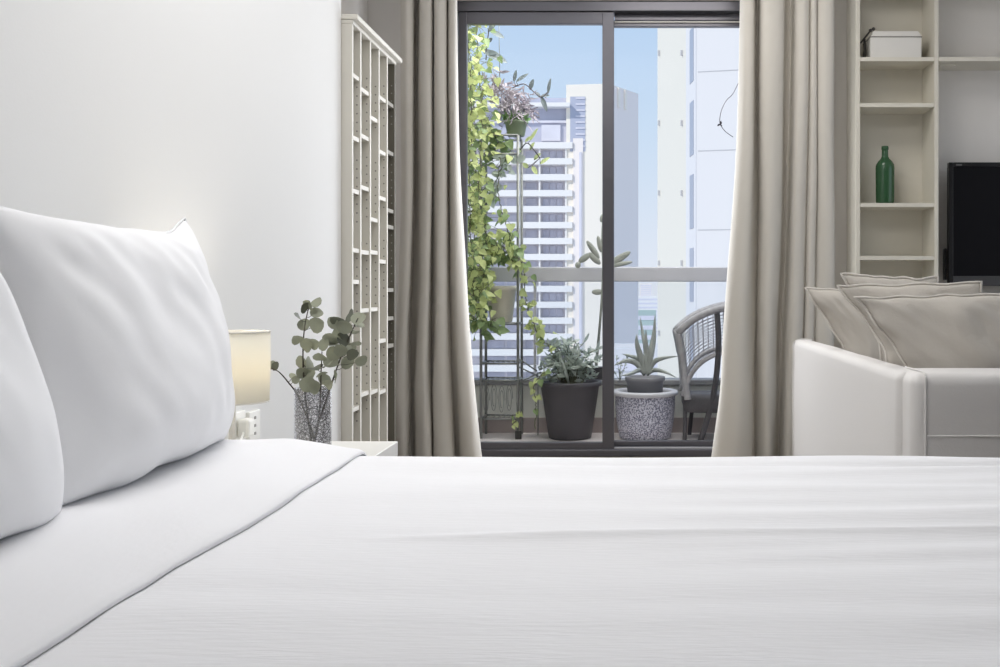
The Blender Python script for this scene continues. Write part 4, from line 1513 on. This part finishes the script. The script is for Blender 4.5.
# cream end wall and grey flank, a leaning-away block
bm = bmesh.new()
c0, c1, c2_ = (tx(566), TY + .65), (tx(608.5), TY + .65), (pxx(638.3, 211), 211)
c3 = (c0[0], TY + 30)
ft = [c0, c1, c2_, c3]
zt_ = [tz(84), tz(83), tz(83), tz(84)]
lo = [bm.verts.new((x, y, GZ)) for x, y in ft]
hi = [bm.verts.new((x, y, z)) for (x, y), z in zip(ft, zt_)]
for i in range(4):
    j = (i + 1) % 4
    f = bm.faces.new((lo[i], lo[j], hi[j], hi[i]))
    f.material_index = 1 if i == 1 else 0
bm.faces.new(hi)
link('end_block', rel(bm, tw1), [M['bld_cream'], M['bld_lilac']], tw1)
bm = bmesh.new()
dv_ = Vector((c2_[0] - c1[0], c2_[1] - c1[1], 0))
nrm = Vector((dv_.y, -dv_.x, 0)).normalized()
for s0 in (.28, .50):
    for s1 in (s0 + .06,):
        a = Vector((c1[0], c1[1], 0)) + dv_ * s0
        b = Vector((c1[0], c1[1], 0)) + dv_ * s1
        zz0, zz1 = tz(104), tz(84)
        vv = []
        for q in (a, b):
            for dd in (-.05, .35):
                for z in (zz0, zz1):
                    vv.append(bm.verts.new(q + nrm * dd + Vector((0, 0, z))))
        for f in ((0, 1, 3, 2), (4, 6, 7, 5), (0, 4, 5, 1), (2, 3, 7, 6), (0, 2, 6, 4), (1, 5, 7, 3)):
            bm.faces.new([vv[q] for q in f])
link('flank_rib', rel(bm, tw1), M['bld_cream'], tw1)
bm = bmesh.new()
for a, hh in ((568, 2), (571, 3), (577, 1.5), (584, 2.4), (590, 2)):
    box(bm, tx(a), tx(a + .5), TY + 8, TY + 8.5, tz(84) - .5, tz(84) + hh * .5)
link('roof_mast', rel(bm, tw1), M['bld_white'], tw1)

# the near pale tower on the right
tw2 = thing('pale_tower', 'pale near tower with slot windows at the right of the balcony door', 'building', (4.2, 44, GZ))


def t2(px, Y):
    return ((px - VX) * Y / F, Y)


fA, fB, fC, fD = t2(657.5, 50), t2(686, 44.4), t2(697, 42), t2(800, 41)
TOP2 = 32.0
foot = [fA, fB, fC, fD, (fD[0] + 2, 54), (fA[0] + 2, 54)]
bm = bmesh.new()
lo = [bm.verts.new((x, y, GZ)) for x, y in foot]
hi = [bm.verts.new((x, y, TOP2)) for x, y in foot]
for i in range(len(foot)):
    j = (i + 1) % len(foot)
    f = bm.faces.new((lo[i], lo[j], hi[j], hi[i]))
    f.material_index = 0 if i == 0 else 1
bm.faces.new(hi)
link('shell', rel(bm, tw2), [M['t2_cream'], M['t2_grey']], tw2)


def face_box(bm, A, Bp, s0, s1, z0, z1, dout, din=.1):
    A, Bp = Vector((*A, 0)), Vector((*Bp, 0))
    d = Bp - A
    n = Vector((d.y, -d.x, 0)).normalized()
    vv = []
    for s in (s0, s1):
        for dd in (-din, dout):
            for z in (z0, z1):
                vv.append(bm.verts.new(A + d * s + n * dd + Vector((0, 0, z))))
    for f in ((0, 1, 3, 2), (4, 6, 7, 5), (0, 4, 5, 1), (2, 3, 7, 6), (0, 2, 6, 4), (1, 5, 7, 3)):
        bm.faces.new([vv[q] for q in f])


z42 = lambda py: H - (py - VY) * 42 / F
for q in range(-1, 6):
    bm = bmesh.new()
    y0_, y1_ = 22 + 75 * q, 77 + 75 * q
    face_box(bm, fB, fC, .38, .72, z42(y1_), z42(y0_), .02)
    link('window', rel(bm, tw2), M['t2_window'], tw2)
bm = bmesh.new()
for q in range(-1, 6):
    face_box(bm, fC, fD, .01, 1, z42(72.4 + 79 * q), z42(71.6 + 79 * q), .012)
link('panel_joint', rel(bm, tw2), M['t2_joint'], tw2)
bm = bmesh.new()
face_box(bm, fB, fC, .86, 1.0, GZ, TOP2, .06)
link('corner_fin', rel(bm, tw2), M['t2_grey'], tw2)
for q in range(-1, 5):
    bm = bmesh.new()
    for s, off in ((.90, 53), (.10, 53)):
        Yw = fA[1] + (fB[1] - fA[1]) * s
        zz = H - (off + 70 * q - VY) * Yw / F
        face_box(bm, fA, fB, s - .007, s + .007, zz - .12, zz + .12, .10)
    link('wall_lamp', rel(bm, tw2), M['t2_joint'], tw2)

# low distant city
for nm, lab, a, b, Yc, yt, m in (
        ('distant_building', 'small mint glazed block far below, behind the aloe', 634, 656, 330, 312, 'mint'),
        ('distant_building', 'wide white building far away under the handrail', 625, 668, 800, 297, 'bld_white'),
        ('distant_building', 'hazy low block on the horizon between the towers', 640, 652, 1500, 284, 'bld_lilac'),
        ('distant_building', 'broad white flat roof below the balcony at right', 604, 668, 120, 349, 't2_grey'),
        ('distant_building', 'pale low block behind the plant stand at left', 440, 560, 420, 352, 'bld_white')):
    o = thing(nm, lab, 'building', (pxx((a + b) / 2, Yc), Yc, GZ))
    z1 = H - (yt - VY) * Yc / F
    if nm and 'roof' in lab:
        link('block', rel(B(pxx(a, Yc), pxx(b, Yc), Yc, Yc + 12, GZ, z1), o), M[m], o)
    else:
        link('block', rel(B(pxx(a, Yc), pxx(b, Yc), Yc, Yc + 20, GZ, z1), o), M[m], o)
    bm = bmesh.new()
    w = pxx(b, Yc) - pxx(a, Yc)
    for q in range(10):
        box(bm, pxx(a, Yc) + w * .05, pxx(b, Yc) - w * .05, Yc - .15, Yc + .1, z1 - 3.2 * q - 2.6, z1 - 3.2 * q - 1.2)
    link('window_band', rel(bm, o), M['bld_wall'], o)
    bm = B(pxx(a, Yc), pxx(b, Yc), Yc + 1, Yc + 1.4, z1 - .1, z1 + .6)
    link('roof_edge', rel(bm, o), M[m], o)

# ------------------------------------------------------------------ sky, sun, lamp bulb and added fill lights
w = bpy.data.worlds.new('sky')
SC.world = w
w.use_nodes = True
nt = w.node_tree
N, L = nt.nodes, nt.links
tc = N.new('ShaderNodeTexCoord')
sx = N.new('ShaderNodeSeparateXYZ')
rp = N.new('ShaderNodeValToRGB')
cr = rp.color_ramp
cr.elements[0].position = 0.0
cr.elements[0].color = (0.80, 0.84, 0.93, 1)
cr.elements[1].position = 1.0
cr.elements[1].color = (0.33, 0.52, 0.88, 1)
for pos, col in ((.05, (.74, .81, .93)), (.16, (.61, .75, .93)), (.27, (.50, .67, .91))):
    e = cr.elements.new(pos)
    e.color = (*col, 1)
L.new(tc.outputs['Generated'], sx.inputs[0])
L.new(sx.outputs['Z'], rp.inputs['Fac'])
bg = N['Background']
bg.inputs['Strength'].default_value = 1.0
L.new(rp.outputs['Color'], bg.inputs['Color'])


def light(name, typ, loc, rot, energy, col, **k):
    d = bpy.data.lights.new(name, typ)
    d.energy = energy
    d.color = col
    for a, b in k.items():
        setattr(d, a, b)
    o = bpy.data.objects.new(name, d)
    COL.objects.link(o)
    o.location = loc
    o.rotation_euler = rot
    return o


# sun from the left, behind the building
sd = Vector((0.62, 0.52, -0.60)).normalized()
light('sun', 'SUN', (0, 0, 20), sd.to_track_quat('-Z', 'Y').to_euler(), 2.6, (1.0, .96, .89), angle=.01)
# broad unseen area fill added above the bed to brighten linen and wall
light('ceiling_fill', 'AREA', (-0.35, 2.15, CEIL - .04), (0, 0, 0), 27, (1.0, .985, .975), shape='RECTANGLE', size=1.4, size_y=1.3)
# second unseen fill, added to brighten the curtains and television wall
light('ceiling_fill', 'AREA', (0.40, 4.02, CEIL - .04), (0, 0, 0), 15, (1.0, .96, .91), shape='RECTANGLE', size=1.0, size_y=0.6)
# fill light added at the unseen opening in the right wall
light('right_wall_fill', 'AREA', (R_X - .01, (RW[0] + RW[1]) / 2, (RW[2] + RW[3]) / 2), (0, PI / 2, 0), 8, (.98, .99, 1.0), shape='RECTANGLE', size=RW[3] - RW[2], size_y=RW[1] - RW[0])
# daylight through the balcony door
light('balcony_daylight', 'AREA', ((DX0 + DX1) / 2, 5.20, 1.2), (-PI / 2, 0, 0), 36, (.92, .945, 1.0), shape='RECTANGLE', size=1.4, size_y=2.2)
# unseen fill added under the balcony ceiling to brighten floor and plants
light('balcony_fill', 'AREA', (0.0, 5.75, CEIL - .06), (0, 0, 0), 40, (1.0, .98, .96), shape='RECTANGLE', size=1.6, size_y=0.6)
light('bulb_light', 'POINT', LC + Vector((0, 0, .25)), (0, 0, 0), 12.0, (1.0, .92, .78), shadow_soft_size=.03)

# ------------------------------------------------------------------ camera
cd = bpy.data.cameras.new('camera')
cd.sensor_width = 36.0
cd.lens = F / 1000.0 * 36.0
cd.shift_x = -(VX - 500.0) / 1000.0
cd.shift_y = -(333.5 - VY) / 1000.0
cd.clip_start = .05
cd.clip_end = 4000
co = bpy.data.objects.new('camera', cd)
COL.objects.link(co)
co.location = (0, 0, H)
co.rotation_euler = (PI / 2, 0, 0)
SC.camera = co

vs2 = SC.view_settings
vs2.view_transform = 'Standard'
vs2.look = 'None'
vs2.exposure = 0.0
vs2.gamma = 1.0
vs2.use_curve_mapping = False
SC.cycles.use_denoising = True
SC.cycles.max_bounces = 10
SC.cycles.diffuse_bounces = 5
SC.cycles.transparent_max_bounces = 16
SC.cycles.sample_clamp_indirect = 6
SC.cycles.caustics_reflective = False
SC.cycles.caustics_refractive = False
